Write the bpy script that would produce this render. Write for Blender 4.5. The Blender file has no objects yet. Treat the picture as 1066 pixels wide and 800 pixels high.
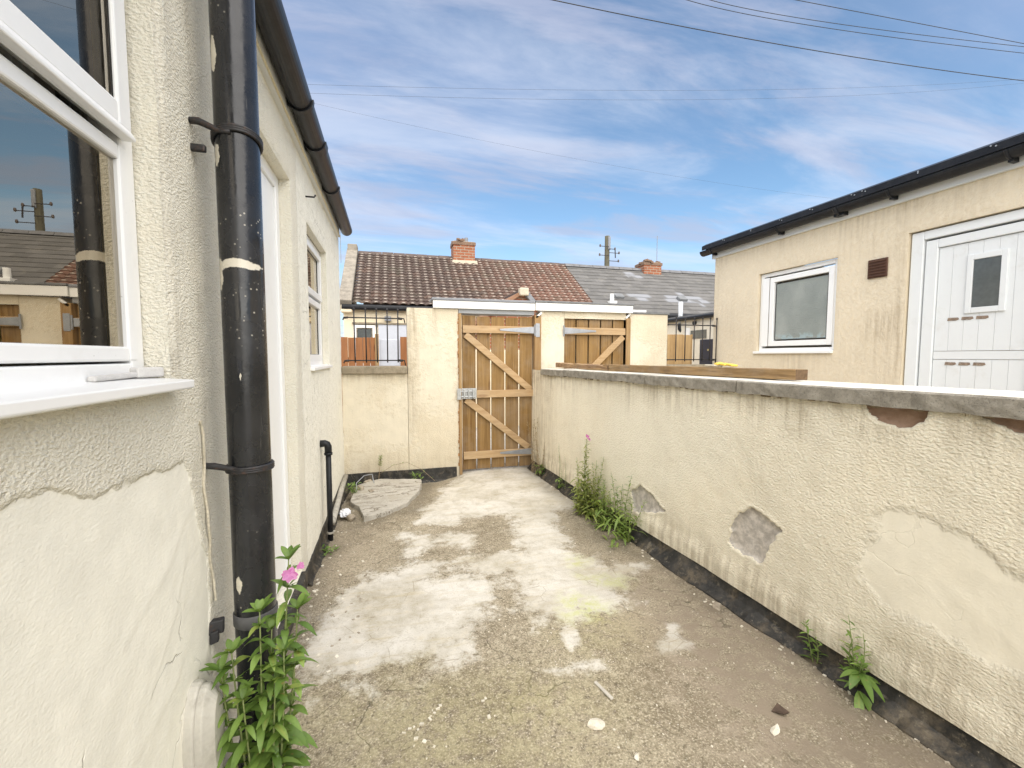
import bpy, math, random
import numpy as np
from mathutils import Vector, Matrix
random.seed(7)
R = math.radians
scene = bpy.context.scene
COL = scene.collection

# ------------------------------------------------------------------ helpers: objects
def tag(o, label=None, cat=None, group=None, kind=None):
    if label: o['label'] = label
    if cat: o['category'] = cat
    if group: o['group'] = group
    if kind: o['kind'] = kind
    return o

def thing(name, label, cat, loc=(0, 0, 0), group=None):
    o = bpy.data.objects.new(name, None)
    o.empty_display_size = 0.1
    COL.objects.link(o)
    o.location = loc
    return tag(o, label, cat, group)

class MB:
    """collects geometry of ONE mesh object (world coordinates)"""
    def __init__(s):
        s.v = []; s.f = []; s.mi = []; s.cur = 0
    def add(s, vs, fs):
        b = len(s.v)
        s.v.extend([tuple(p) for p in vs])
        for f in fs:
            s.f.append([i + b for i in f]); s.mi.append(s.cur)
        return s
    def box(s, x0, x1, y0, y1, z0, z1):
        vs = [(x, y, z) for z in (z0, z1) for y in (y0, y1) for x in (x0, x1)]
        return s.add(vs, [(0, 2, 3, 1), (4, 5, 7, 6), (0, 1, 5, 4), (2, 6, 7, 3), (0, 4, 6, 2), (1, 3, 7, 5)])
    def obox(s, c, ax, ay, az, hx, hy, hz):
        c = Vector(c); ax = Vector(ax).normalized(); ay = Vector(ay).normalized(); az = Vector(az).normalized()
        vs = [c + ax * hx * i + ay * hy * j + az * hz * k for k in (-1, 1) for j in (-1, 1) for i in (-1, 1)]
        return s.add(vs, [(0, 2, 3, 1), (4, 5, 7, 6), (0, 1, 5, 4), (2, 6, 7, 3), (0, 4, 6, 2), (1, 3, 7, 5)])
    def beam(s, p, q, w, h, up=(0, 0, 1)):
        p = Vector(p); q = Vector(q); d = (q - p); L = d.length; d.normalize()
        sd = d.cross(Vector(up))
        if sd.length < 1e-4: sd = d.cross(Vector((1, 0, 0)))
        sd.normalize(); u = sd.cross(d)
        return s.obox((p + q) / 2, d, sd, u, L / 2, w / 2, h / 2)
    def tube(s, pts, r, n=10, cap=True):
        pts = [Vector(p) for p in pts]
        rs = r if isinstance(r, (list, tuple)) else [r] * len(pts)
        rings = []; prev = None
        for i, p in enumerate(pts):
            d = (pts[min(i + 1, len(pts) - 1)] - pts[max(i - 1, 0)]).normalized()
            if prev is None:
                a = d.orthogonal().normalized()
            else:
                a = (prev - d * prev.dot(d))
                a = a.normalized() if a.length > 1e-6 else d.orthogonal().normalized()
            prev = a; b = d.cross(a)
            rings.append([p + (a * math.cos(t) + b * math.sin(t)) * rs[i] for t in [2 * math.pi * k / n for k in range(n)]])
        vs = [p for rr in rings for p in rr]; fs = []
        for i in range(len(pts) - 1):
            for k in range(n):
                fs.append((i * n + k, i * n + (k + 1) % n, (i + 1) * n + (k + 1) % n, (i + 1) * n + k))
        if cap:
            fs.append(tuple(range(n))[::-1]); fs.append(tuple((len(pts) - 1) * n + k for k in range(n)))
        return s.add(vs, fs)
    def cyl(s, p, q, r, n=16):
        return s.tube([p, q], r, n)
    def prism(s, poly, fn, a, b):
        """poly: 2-D outline, fn(u, v, w) -> world, extruded w from a to b"""
        n = len(poly)
        vs = [fn(u, v, a) for u, v in poly] + [fn(u, v, b) for u, v in poly]
        fs = [tuple(range(n))[::-1], tuple(range(n, 2 * n))]
        for i in range(n):
            fs.append((i, (i + 1) % n, n + (i + 1) % n, n + i))
        return s.add(vs, fs)
    def quad(s, a, b, c, d):
        return s.add([a, b, c, d], [(0, 1, 2, 3)])
    def build(s, name, mats, parent=None, bevel=0, smooth=False, seg=2, attrs=None):
        me = bpy.data.meshes.new(name)
        me.from_pydata(s.v, [], s.f)
        if not isinstance(mats, (list, tuple)): mats = [mats]
        for m in mats: me.materials.append(m)
        if len(mats) > 1: me.polygons.foreach_set('material_index', s.mi)
        if smooth: me.polygons.foreach_set('use_smooth', [True] * len(me.polygons))
        if attrs:
            for k, a in attrs.items():
                at = me.attributes.new(k, 'FLOAT', 'POINT'); at.data.foreach_set('value', np.asarray(a, dtype=np.float32))
        me.update()
        o = bpy.data.objects.new(name, me)
        COL.objects.link(o)
        if parent:
            o.parent = parent
            o.matrix_parent_inverse = Matrix.Translation(-world_loc(parent))
        if bevel:
            md = o.modifiers.new('bevel', 'BEVEL'); md.width = bevel; md.segments = seg; md.limit_method = 'ANGLE'; md.angle_limit = R(40)
        return o

def world_loc(o):
    v = Vector((0, 0, 0))
    while o:
        v = v + Vector(o.location); 
        if o.parent: v = v + o.matrix_parent_inverse.translation
        o = o.parent
    return v

def recenter(o, loc):
    """give a one-mesh thing its own origin"""
    loc = Vector(loc)
    o.data.transform(Matrix.Translation(-loc)); o.location = loc
    return o

# ------------------------------------------------------------------ helpers: noise
def _hash(ix, iy, seed):
    h = (ix.astype(np.int64) * 374761393 + iy.astype(np.int64) * 668265263 + seed * 974711) & 0x7fffffff
    h = ((h ^ (h >> 13)) * 1274126177) & 0x7fffffff
    h = h ^ (h >> 16)
    return (h & 0xffff) / 65535.0
def vnoise(x, y, seed=0):
    ix = np.floor(x); iy = np.floor(y); fx = x - ix; fy = y - iy
    fx = fx * fx * (3 - 2 * fx); fy = fy * fy * (3 - 2 * fy)
    a = _hash(ix, iy, seed); b = _hash(ix + 1, iy, seed); c = _hash(ix, iy + 1, seed); d = _hash(ix + 1, iy + 1, seed)
    return (a * (1 - fx) + b * fx) * (1 - fy) + (c * (1 - fx) + d * fx) * fy
def fbm(x, y, f=1.0, octv=4, seed=0):
    s = 0; a = 0.5; t = 0
    for k in range(octv):
        s = s + a * vnoise(x * f + 13.7 * k, y * f + 7.1 * k, seed + k); t += a; a *= 0.5; f *= 2.03
    return s / t - 0.5
def sdf(px, py, poly):
    """signed distance, negative inside"""
    d = np.full(px.shape, 1e9); inside = np.zeros(px.shape, bool); n = len(poly)
    for i in range(n):
        ax, ay = poly[i]; bx, by = poly[(i + 1) % n]
        ex, ey = bx - ax, by - ay; wx, wy = px - ax, py - ay
        t = np.clip((wx * ex + wy * ey) / (ex * ex + ey * ey + 1e-12), 0, 1)
        d = np.minimum(d, (wx - ex * t) ** 2 + (wy - ey * t) ** 2)
        cond = ((ay > py) != (by > py)) & (px < (bx - ax) * (py - ay) / ((by - ay) if by != ay else 1e-9) + ax)
        inside ^= cond
    d = np.sqrt(d)
    return np.where(inside, -d, d)
def sstep(a, b, x):
    t = np.clip((x - a) / (b - a), 0, 1); return t * t * (3 - 2 * t)

# ------------------------------------------------------------------ helpers: materials
class NT:
    def __init__(s, name):
        s.m = bpy.data.materials.new(name); s.m.use_nodes = True
        s.t = s.m.node_tree; s.n = s.t.nodes; s.l = s.t.links
        s.n.clear()
        s.out = s.n.new('ShaderNodeOutputMaterial')
        s.tc = s.n.new('ShaderNodeTexCoord').outputs['Object']
    def lk(s, a, b): s.l.new(a, b)
    def setin(s, sock, v):
        if hasattr(v, 'is_output'): s.lk(v, sock)
        elif isinstance(v, (tuple, list)) and len(v) == 3 and sock.type == 'RGBA': sock.default_value = (*v, 1)
        else: sock.default_value = v
    def map(s, scale=(1, 1, 1), rot=(0, 0, 0), vec=None):
        n = s.n.new('ShaderNodeMapping'); s.lk(vec or s.tc, n.inputs[0])
        n.inputs['Scale'].default_value = scale; n.inputs['Rotation'].default_value = rot
        return n.outputs[0]
    def noise(s, scale, detail=4, rough=.55, vec=None, dist=0):
        n = s.n.new('ShaderNodeTexNoise'); s.lk(vec or s.tc, n.inputs['Vector'])
        n.inputs['Scale'].default_value = scale; n.inputs['Detail'].default_value = detail
        n.inputs['Roughness'].default_value = rough; n.inputs['Distortion'].default_value = dist
        return n.outputs['Fac']
    def voro(s, scale, feature='F1', out='Distance', vec=None, rnd=1):
        n = s.n.new('ShaderNodeTexVoronoi'); n.feature = feature; s.lk(vec or s.tc, n.inputs['Vector'])
        n.inputs['Scale'].default_value = scale; n.inputs['Randomness'].default_value = rnd
        return n.outputs[out]
    def math(s, op, a, b=0.0, c=None, clamp=False):
        n = s.n.new('ShaderNodeMath'); n.operation = op; n.use_clamp = clamp
        s.setin(n.inputs[0], a); s.setin(n.inputs[1], b)
        if c is not None: s.setin(n.inputs[2], c)
        return n.outputs[0]
    def smooth(s, v, a, b, lo=0.0, hi=1.0):
        n = s.n.new('ShaderNodeMapRange'); n.interpolation_type = 'SMOOTHSTEP'
        s.setin(n.inputs[0], v); n.inputs[1].default_value = a; n.inputs[2].default_value = b
        n.inputs[3].default_value = lo; n.inputs[4].default_value = hi
        return n.outputs[0]
    def mix(s, f, a, b, mode='MIX'):
        n = s.n.new('ShaderNodeMix'); n.data_type = 'RGBA'; n.blend_type = mode
        s.setin(n.inputs[0], f); s.setin(n.inputs[6], a); s.setin(n.inputs[7], b)
        return n.outputs[2]
    def ramp(s, v, stops):
        n = s.n.new('ShaderNodeValToRGB'); s.setin(n.inputs[0], v)
        e = n.color_ramp.elements
        while len(e) > len(stops): e.remove(e[-1])
        while len(e) < len(stops): e.new(0.5)
        for k, (p, c) in zip(e, stops): k.position = p; k.color = (*c, 1) if len(c) == 3 else c
        return n.outputs[0]
    def attr(s, name):
        n = s.n.new('ShaderNodeAttribute'); n.attribute_name = name; return n.outputs['Fac']
    def sep(s, vec=None):
        n = s.n.new('ShaderNodeSeparateXYZ'); s.lk(vec or s.tc, n.inputs[0]); return n.outputs
    def bump(s, h, strength=.5, dist=.01, nrm=None):
        n = s.n.new('ShaderNodeBump'); s.setin(n.inputs['Strength'], strength); n.inputs['Distance'].default_value = dist
        s.setin(n.inputs['Height'], h)
        if nrm: s.lk(nrm, n.inputs['Normal'])
        return n.outputs[0]
    def bsdf(s, col, rough=.8, nrm=None, spec=.4, metal=0.0, coat=0.0):
        n = s.n.new('ShaderNodeBsdfPrincipled')
        s.setin(n.inputs['Base Color'], col); s.setin(n.inputs['Roughness'], rough)
        s.setin(n.inputs['Specular IOR Level'], spec); s.setin(n.inputs['Metallic'], metal)
        n.inputs['Coat Weight'].default_value = coat
        if nrm: s.lk(nrm, n.inputs['Normal'])
        s.lk(n.outputs[0], s.out.inputs[0]); return n

def simple(name, col, rough=.6, var=.15, scale=6, bump=0.0, bscale=80, spec=.4, metal=0.0, dirt_shade=None, dirt_amt=.5):
    t = NT(name)
    n1 = t.noise(scale, 5); n2 = t.noise(scale * 9, 3)
    k = t.math('ADD', t.math('MULTIPLY', n1, .6), t.math('MULTIPLY', n2, .4))
    c = t.mix(t.smooth(k, .3, .7), tuple(x * (1 - var) for x in col), tuple(min(1, x * (1 + var)) for x in col))
    if dirt_shade:
        c = t.mix(t.math('MULTIPLY', t.smooth(t.noise(scale * 1.7, 8, .7), .5, .75), dirt_amt), c, dirt_shade)
    nrm = None
    if bump: nrm = t.bump(t.noise(bscale, 4), bump, .004)
    t.bsdf(c, rough, nrm, spec, metal)
    return t.m

M = {}
# ---- cream render
def render_mat(name, base, smooth_col, stain_col, bare_col, bump=.8, scale=75, dirt_shade=.5):
    t = NT(name)
    rough = t.attr('coarse'); bare = t.attr('bare'); stain = t.attr('stain'); pale = t.attr('pale')
    big = t.noise(1.6, 5, .6); mid = t.noise(9, 5, .6); fine = t.noise(160, 3)
    edge_n = t.noise(28, 6, .65)
    # the coarse thrown coat against the trowelled smooth repair
    rmask = t.smooth(t.math('ADD', rough, t.math('MULTIPLY', t.math('SUBTRACT', edge_n, .5), .5)), .40, .60)
    c = t.mix(t.smooth(big, .3, .7), tuple(x * .93 for x in base), tuple(min(1, x * 1.05) for x in base))
    c = t.mix(t.math('MULTIPLY', t.smooth(mid, .45, .8), .22), c, tuple(x * y for x, y in zip(base, (.9, .84, .74))))
    sm = t.mix(t.smooth(mid, .3, .7), tuple(x * .95 for x in smooth_col), tuple(min(1, x * 1.04) for x in smooth_col))
    c = t.mix(rmask, sm, c)
    c = t.mix(t.math('MULTIPLY', t.smooth(t.math('ADD', pale, t.math('MULTIPLY', t.math('SUBTRACT', mid, .5), .6)), .3, .8), .75), c, smooth_col)
    # grain of the thrown coat; its crevices painted dark as dirt and bump shade
    w = t.map((1, 1, 1.6))
    v1 = t.voro(scale, 'SMOOTH_F1', vec=w); v2 = t.noise(scale, 4, .58, vec=w)
    grain = t.math('ADD', t.math('MULTIPLY', v2, .75), t.math('MULTIPLY', t.math('SUBTRACT', 1.0, v1), .25))
    c = t.mix(t.math('MULTIPLY', t.math('MULTIPLY', t.smooth(grain, .5, .3), rmask), .34 * dirt_shade), c, tuple(x * y for x, y in zip(base, (.60, .54, .45))))
    c = t.mix(t.math('MULTIPLY', t.math('MULTIPLY', t.smooth(grain, .52, .68), rmask), .5), c, tuple(min(.84, x * 1.12) for x in base))
    # streaks and soiling
    st = t.noise(1.0, 6, .7, vec=t.map((26, 26, 1.3)))
    sk = t.math('MULTIPLY', stain, t.smooth(t.math('ADD', t.math('MULTIPLY', st, .7), t.math('MULTIPLY', mid, .3)), .38, .66))
    c = t.mix(t.math('MULTIPLY', sk, .8, clamp=True), c, stain_col)
    speck = t.math('MULTIPLY', t.smooth(t.noise(70, 2, .5), .72, .8), t.smooth(t.noise(3, 3), .5, .65))
    c = t.mix(t.math('MULTIPLY', speck, .5), c, tuple(x * .35 for x in base))
    bc0 = t.smooth(t.sep()[2], 1.0, 1.1)
    bm = t.smooth(t.math('ADD', bare, t.math('MULTIPLY', t.math('SUBTRACT', edge_n, .5), .22)), .47, .53)
    bc = t.mix(t.smooth(t.noise(22, 6, .65), .35, .7), tuple(x * .72 for x in bare_col), tuple(min(1, x * 1.2) for x in bare_col))
    bc = t.mix(bc0, bc, t.mix(t.smooth(mid, .3, .7), (.20, .12, .075), (.34, .235, .17)))
    cw = t.n.new('ShaderNodeVectorMath'); cw.operation = 'ADD'
    nz = t.n.new('ShaderNodeTexNoise'); t.lk(t.tc, nz.inputs['Vector']); nz.inputs['Scale'].default_value = 3.5; nz.inputs['Detail'].default_value = 5
    sc_ = t.n.new('ShaderNodeVectorMath'); sc_.operation = 'SCALE'; t.lk(nz.outputs['Color'], sc_.inputs[0]); sc_.inputs['Scale'].default_value = .35
    t.lk(t.tc, cw.inputs[0]); t.lk(sc_.outputs[0], cw.inputs[1])
    crack = t.smooth(t.voro(2.4, 'DISTANCE_TO_EDGE', vec=cw.outputs[0]), .0075, .0015)
    crack = t.math('MULTIPLY', t.math('MULTIPLY', crack, t.smooth(t.noise(1.7, 3), .5, .58)), t.math('SUBTRACT', 1.0, t.math('MULTIPLY', rmask, .65)))
    c = t.mix(t.math('MULTIPLY', crack, .38 if scale > 100 else .1), c, tuple(x * .42 for x in base))
    c = t.mix(bm, c, bc)
    keep = t.math('MULTIPLY', rmask, t.math('SUBTRACT', 1.0, t.math('MULTIPLY', bm, .85)))
    h = t.math('MULTIPLY', grain, t.math('ADD', t.math('MULTIPLY', keep, .92), .08))
    h = t.math('ADD', h, t.math('MULTIPLY', fine, .05))
    h = t.math('ADD', h, t.math('MULTIPLY', t.noise(11, 6, .55), .12))
    h = t.math('SUBTRACT', h, t.math('MULTIPLY', crack, .3 if scale > 100 else .05))
    nrm = t.bump(h, bump, .019)
    t.bsdf(c, .88, nrm, .25)
    return t.m
CREAM = (.77, .71, .54)
M['render_house'] = render_mat('cream_render_house', (.835, .80, .68), (.835, .815, .715), (.22, .18, .13), (.4, .38, .33), .8, 112, .4)
M['render_party'] = render_mat('cream_render_yard_wall', (.835, .77, .62), (.835, .785, .65), (.30, .24, .155), (.54, .50, .45), .75, 76, .5)
M['render_back'] = render_mat('cream_render_back_wall', (.67, .60, .46), (.69, .635, .51), (.30, .23, .14), (.35, .3, .25), .55, 95)
M['render_ext'] = render_mat('cream_render_extension', (.68, .59, .44), (.71, .635, .50), (.34, .27, .18), (.35, .3, .25), .35, 95)
M['render_far'] = simple('cream_render_far', (.78, .68, .50), .9, .06, 2)

def upvc(name, col=(.82, .83, .83), rough=.32, da=.16):
    t = NT(name)
    d = t.smooth(t.noise(7, 8, .7), .52, .8); sp = t.math('MULTIPLY', t.smooth(t.noise(120, 2), .7, .78), t.smooth(t.noise(5, 3), .5, .6))
    c = t.mix(t.math('MULTIPLY', d, da), col, (.5, .48, .42))
    c = t.mix(t.math('MULTIPLY', sp, .5), c, (.2, .18, .15))
    t.bsdf(c, rough, t.bump(t.noise(3, 2), .05, .01), .5)
    return t.m
M['upvc'] = upvc('white_plastic_frame')
M['white_door'] = upvc('white_door_skin', (.71, .735, .745), .4, .34)
M['grey_fascia'] = upvc('grey_white_fascia', (.62, .64, .64), .5)
M['white_board'] = upvc('white_fascia_board', (.80, .80, .78), .5)
M['black_plastic'] = simple('black_gutter_plastic', (.016, .017, .020),   .36, .3, 9, 0, spec=.22, dirt_shade=(.09, .09, .09), dirt_amt=.15)
M['black_iron'] = simple('black_iron', (.022, .022, .024), .5, .4, 30, .2, 120, dirt_shade=(.16, .07, .03), dirt_amt=.45)
M['rubber'] = simple('black_gasket', (.015, .015, .016), .55, .1)
# painted cast iron pipe
def pipe_mat():
    t = NT('black_painted_soil_pipe')
    chip = t.attr('chip')
    e = t.noise(60, 4)
    cm = t.smooth(t.math('ADD', chip, t.math('MULTIPLY', t.math('SUBTRACT', e, .5), .5)), .45, .55)
    drips = t.smooth(t.noise(1, 5, .65, vec=t.map((70, 70, 4))), .64, .72)
    spk = t.smooth(t.voro(55), .17, .11)
    spk = t.math('MULTIPLY', spk, t.smooth(t.noise(5, 4), .55, .66))
    c = t.mix(t.smooth(t.noise(5, 6), .3, .7), (.009, .010, .012), (.022, .023, .026))
    c = t.mix(t.math('MULTIPLY', drips, .5), c, (.15, .14, .125))
    c = t.mix(t.math('MULTIPLY', spk, .75), c, (.5, .47, .4))
    c = t.mix(cm, c, (.66, .62, .52))
    r = t.smooth(t.noise(14, 5), .3, .7, .12, .33)
    h = t.math('ADD', t.noise(16, 3), t.math('MULTIPLY', cm, -.25))
    t.bsdf(c, r, t.bump(h, .25, .006), .5)
    return t.m
M['pipe'] = pipe_mat()
# glass: a real pane, mostly clear with a strong reflection
def glass(name, tint, refl, rough=0.0, bump=0.0):
    t = NT(name)
    tr = t.n.new('ShaderNodeBsdfTransparent'); tr.inputs[0].default_value = (*tint, 1)
    gl = t.n.new('ShaderNodeBsdfGlossy'); gl.inputs['Color'].default_value = (1, .91, .76, 1); gl.inputs['Roughness'].default_value = rough
    mx = t.n.new('ShaderNodeMixShader')
    lw = t.n.new('ShaderNodeLayerWeight'); lw.inputs[0].default_value = .4
    t.lk(t.math('ADD', t.math('MULTIPLY', lw.outputs['Fresnel'], .8), refl, clamp=True), mx.inputs[0])
    if bump: t.lk(t.bump(t.noise(60, 3), bump, .004), gl.inputs['Normal'])
    t.lk(tr.outputs[0], mx.inputs[1]); t.lk(gl.outputs[0], mx.inputs[2]); t.lk(mx.outputs[0], t.out.inputs[0])
    return t.m
M['glass'] = glass('window_glass', (.75, .8, .78), .30)
def obscure():
    t = NT('obscured_glass')
    v = t.voro(95, 'F1'); n = t.noise(60, 3)
    h = t.math('ADD', v, n)
    c = t.mix(t.smooth(t.noise(2.2, 3), .3, .7), (.23, .26, .245), (.34, .365, .345))
    z = t.sep()[2]
    c = t.mix(t.math('MULTIPLY', t.smooth(t.math('ADD', z, t.math('MULTIPLY', t.noise(30, 3), .08)), 1.75, 1.69), t.smooth(t.noise(14, 2), .42, .52)), c, (.33, .42, .44))
    t.bsdf(c, .34, t.bump(h, .6, .005), .6)
    return t.m
M['obscure'] = obscure()
M['dark_glass'] = simple('dark_window_glass', (.085, .095, .095), .12, .2, 3, spec=.7)
M['room'] = simple('room_plaster', (.22, .21, .19), .9, .1)
M['curtain'] = simple('curtain_cloth', (.62, .55, .46), .9, .25, 4, .3, 300)
M['blind'] = simple('blind_slat', (.5, .5, .48), .6, .1)
# concrete yard
def yard_mat():
    t = NT('weathered_concrete_yard')
    pale = t.attr('pale'); moss = t.attr('moss'); dark_ground = t.attr('dark_ground'); pink = t.attr('pink')
    n0 = t.noise(2.2, 6, .6); n1 = t.noise(13, 6, .65); n2 = t.noise(48, 5, .65); n3 = t.noise(125, 4, .65)
    c = t.mix(t.smooth(n0, .3, .7), (.215, .18, .122), (.335, .29, .208))
    c = t.mix(t.math('MULTIPLY', t.smooth(n1, .48, .72), .55), c, (.44, .39, .295))
    c = t.mix(t.math('MULTIPLY', t.smooth(n1, .45, .28), .55), c, (.19, .155, .11))
    # aggregate
    c = t.mix(t.math('MULTIPLY', t.smooth(n2, .52, .68), .5), c, (.52, .46, .36))
    c = t.mix(t.math('MULTIPLY', t.smooth(n2, .47, .33), .75), c, (.12, .10, .065))
    c = t.mix(t.math('MULTIPLY', t.smooth(n3, .52, .66), .75), c, (.62, .555, .43))
    c = t.mix(t.math('MULTIPLY', t.smooth(n3, .46, .34), .68), c, (.11, .09, .055))
    wv = t.n.new('ShaderNodeVectorMath'); wv.operation = 'ADD'
    nz = t.n.new('ShaderNodeTexNoise'); t.lk(t.tc, nz.inputs['Vector']); nz.inputs['Scale'].default_value = 4; nz.inputs['Detail'].default_value = 6
    sv = t.n.new('ShaderNodeVectorMath'); sv.operation = 'SCALE'; t.lk(nz.outputs['Color'], sv.inputs[0]); sv.inputs['Scale'].default_value = .3
    t.lk(t.tc, wv.inputs[0]); t.lk(sv.outputs[0], wv.inputs[1])
    ck = t.math('MULTIPLY', t.smooth(t.voro(1.5, 'DISTANCE_TO_EDGE', vec=wv.outputs[0]), .007, .0015), t.smooth(t.noise(2.1, 3), .46, .56))
    c = t.mix(t.math('MULTIPLY', ck, .75), c, (.07, .06, .04))
    c = t.mix(t.math('MULTIPLY', pink, t.smooth(n1, .35, .65)), c, (.325, .265, .20))
    # moss film
    mm = t.math('MULTIPLY', moss, t.smooth(t.math('ADD', t.math('MULTIPLY', n1, .5), t.math('MULTIPLY', n2, .5)), .38, .6))
    c = t.mix(t.math('MULTIPLY', mm, .6, clamp=True), c, (.32, .295, .125))
    # worn pale screed
    e = t.math('ADD', t.math('MULTIPLY', t.math('SUBTRACT', n1, .5), .75), t.math('MULTIPLY', t.math('SUBTRACT', n2, .5), .5))
    e = t.math('ADD', e, t.math('MULTIPLY', t.math('SUBTRACT', t.noise(4.5, 6, .65), .5), 1.25))
    pv = t.math('ADD', pale, e)
    pm = t.smooth(pv, .33, .74)
    pc = t.mix(t.smooth(t.math('ADD', t.math('MULTIPLY', n0, .6), t.math('MULTIPLY', n1, .4)), .36, .62), (.43, .395, .315), (.66, .64, .59))
    pc = t.mix(t.math('MULTIPLY', t.smooth(t.noise(1.0, 6, .7, vec=t.map((3, 22, 3), (0, 0, .35))), .5, .68), .55), pc, (.46, .40, .27))
    pc = t.mix(t.math('MULTIPLY', t.smooth(n1, .5, .75), .6), pc, (.52, .46, .34))
    pc = t.mix(t.math('MULTIPLY', t.smooth(n3, .46, .34), .42), pc, (.30, .26, .19))
    crk = t.smooth(t.voro(5.5, 'DISTANCE_TO_EDGE', vec=t.map((1, 1.6, 1))), .012, .003)
    pc = t.mix(t.math('MULTIPLY', t.math('MULTIPLY', crk, t.smooth(t.noise(3, 3), .5, .6)), .6), pc, (.25, .21, .15))
    c = t.mix(t.math('MULTIPLY', pm, .9), c, pc)
    # bright algae
    al = t.attr('algae')
    c = t.mix(t.math('MULTIPLY', al, t.smooth(t.math('ADD', n1, t.math('MULTIPLY', t.math('SUBTRACT', n2, .5), .4)), .36, .64, .0, .62)), c, (.40, .45, .075))
    # darker along the wall feet, slab outline and near right area
    c = t.mix(t.math('MULTIPLY', dark_ground, t.smooth(t.math('ADD', n1, t.math('MULTIPLY', n2, .3)), .42, .78, .2, .85)), c, (.10, .085, .06))
    # white flecks of paint and lime
    fl = t.math('MULTIPLY', t.smooth(t.voro(46), .16, .10), t.smooth(t.noise(7, 4), .54, .66))
    c = t.mix(t.math('MULTIPLY', fl, .85), c, (.72, .69, .62))
    fl2 = t.math('MULTIPLY', t.smooth(t.voro(120), .17, .1), t.smooth(t.noise(5, 4, vec=t.map((1, 1, 1), (0, 0, 1.1))), .5, .62))
    c = t.mix(t.math('MULTIPLY', fl2, .7), c, (.68, .64, .55))
    h = t.math('ADD', t.math('MULTIPLY', n2, .5), t.math('MULTIPLY', n3, .42))
    h = t.math('MULTIPLY', h, t.math('SUBTRACT', 1.0, t.math('MULTIPLY', pm, .6)))
    h = t.math('ADD', h, t.math('MULTIPLY', t.smooth(pv, .42, .6), .22))
    t.bsdf(c, .9, t.bump(h, .85, .008), .25)
    return t.m
M['yard'] = yard_mat()
def conc(name, a, b, scale=14, bump=.5, mossc=None, crack=0):
    t = NT(name)
    n1 = t.noise(scale, 7, .7); n2 = t.noise(scale * 9, 4, .6)
    c = t.mix(t.smooth(n1, .3, .7), a, b)
    c = t.mix(t.math('MULTIPLY', t.smooth(n2, .45, .3), .5), c, tuple(x * .4 for x in a))
    if mossc: c = t.mix(t.math('MULTIPLY', t.smooth(t.noise(scale * .5, 6, .7), .5, .7), .6), c, mossc)
    h = t.math('ADD', n1, t.math('MULTIPLY', n2, .6))
    if crack:
        ck = t.math('MULTIPLY', t.smooth(t.noise(1.0, 5, .6, vec=t.map((1.2, 5, 2), (0, 0, .3)), dist=.8), .485, .5), t.smooth(t.noise(1.0, 5, .6, vec=t.map((1.2, 5, 2), (0, 0, .3)), dist=.8), .515, .5))
        c = t.mix(t.math('MULTIPLY', ck, .8), c, (.12, .10, .07)); h = t.math('SUBTRACT', h, t.math('MULTIPLY', ck, .8))
    t.bsdf(c, .9, t.bump(h, bump, .006), .25)
    return t.m
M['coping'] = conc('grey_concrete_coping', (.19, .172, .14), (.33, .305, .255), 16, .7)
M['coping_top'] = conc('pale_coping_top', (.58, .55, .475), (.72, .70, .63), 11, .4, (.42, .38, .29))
M['stone_dark'] = conc('mossy_stone_sill', (.22, .185, .13), (.36, .31, .23), 12, .6, (.12, .10, .06))
M['slab'] = conc('broken_concrete', (.36, .335, .285), (.50, .475, .42), 7, .7, (.27, .235, .17), 1)
M['rubble'] = conc('rubble_stone', (.25, .21, .16), (.42, .37, .29), 20, .8)
M['whitestone'] = conc('pale_plaster_chunk', (.58, .53, .42), (.75, .71, .61), 20, .5)
M['alley'] = conc('alley_concrete', (.36, .33, .28), (.50, .47, .41), 3, .4)
def plinth_mat():
    t = NT('black_bitumen_plinth')
    n = t.noise(14, 7, .7)
    c = t.mix(t.smooth(n, .3, .75), (.014, .014, .013), (.045, .042, .037))
    c = t.mix(t.smooth(t.noise(40, 4, .7), .66, .74), c, (.40, .36, .29))
    c = t.mix(t.math('MULTIPLY', t.smooth(t.noise(5, 6, .75), .48, .68), .7), c, (.15, .12, .08))
    c = t.mix(t.math('MULTIPLY', t.smooth(t.noise(17, 5, .7), .56, .68), .5), c, (.21, .18, .13))
    t.bsdf(c, .6, t.bump(n, .7, .01), .4)
    return t.m
M['plinth'] = plinth_mat()
# timber, grain along z (boards) or along an axis
def wood(name, a, b, grain=(30, 30, 1.2), dark=(.13, .065, .02), grey=0.0, rough=.75):
    t = NT(name)
    g = t.noise(1.0, 6, .65, vec=t.map(grain), dist=.6)
    g2 = t.noise(1.0, 4, .6, vec=t.map(tuple(x * 4 for x in grain)))
    big = t.noise(2.2, 4)
    island = t.n.new('ShaderNodeNewGeometry').outputs['Random Per Island']
    c = t.mix(t.smooth(g, .3, .7), a, b)
    c = t.mix(t.math('MULTIPLY', t.smooth(g2, .5, .32), .45), c, dark)
    c = t.mix(t.math('MULTIPLY', t.smooth(big, .5, .75), .45), c, tuple(x * .72 for x in a))
    c = t.mix(t.math('MULTIPLY', t.math('SUBTRACT', island, .25), .45, clamp=True), c, tuple(min(1, x * 1.18 + .03) for x in b))
    kn = t.smooth(t.voro(1, vec=t.map(tuple(x * .2 + 1.6 for x in grain))), .19, .07)
    c = t.mix(t.math('MULTIPLY', kn, .8), c, dark)
    if grey: c = t.mix(t.math('MULTIPLY', t.smooth(t.noise(3, 5, .7), .4, .7), grey), c, (.36, .33, .28))
    t.bsdf(c, rough, t.bump(t.math('ADD', g, t.math('MULTIPLY', g2, .5)), .35, .004), .3)
    return t.m
M['board'] = wood('treated_gate_board', (.15, .080, .022), (.285, .172, .060), grey=.22)
M['rail_wood'] = wood('pale_sawn_rail', (.38, .245, .12), (.50, .355, .20), (1.5, 26, 26), (.28, .16, .07), .15)
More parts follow.
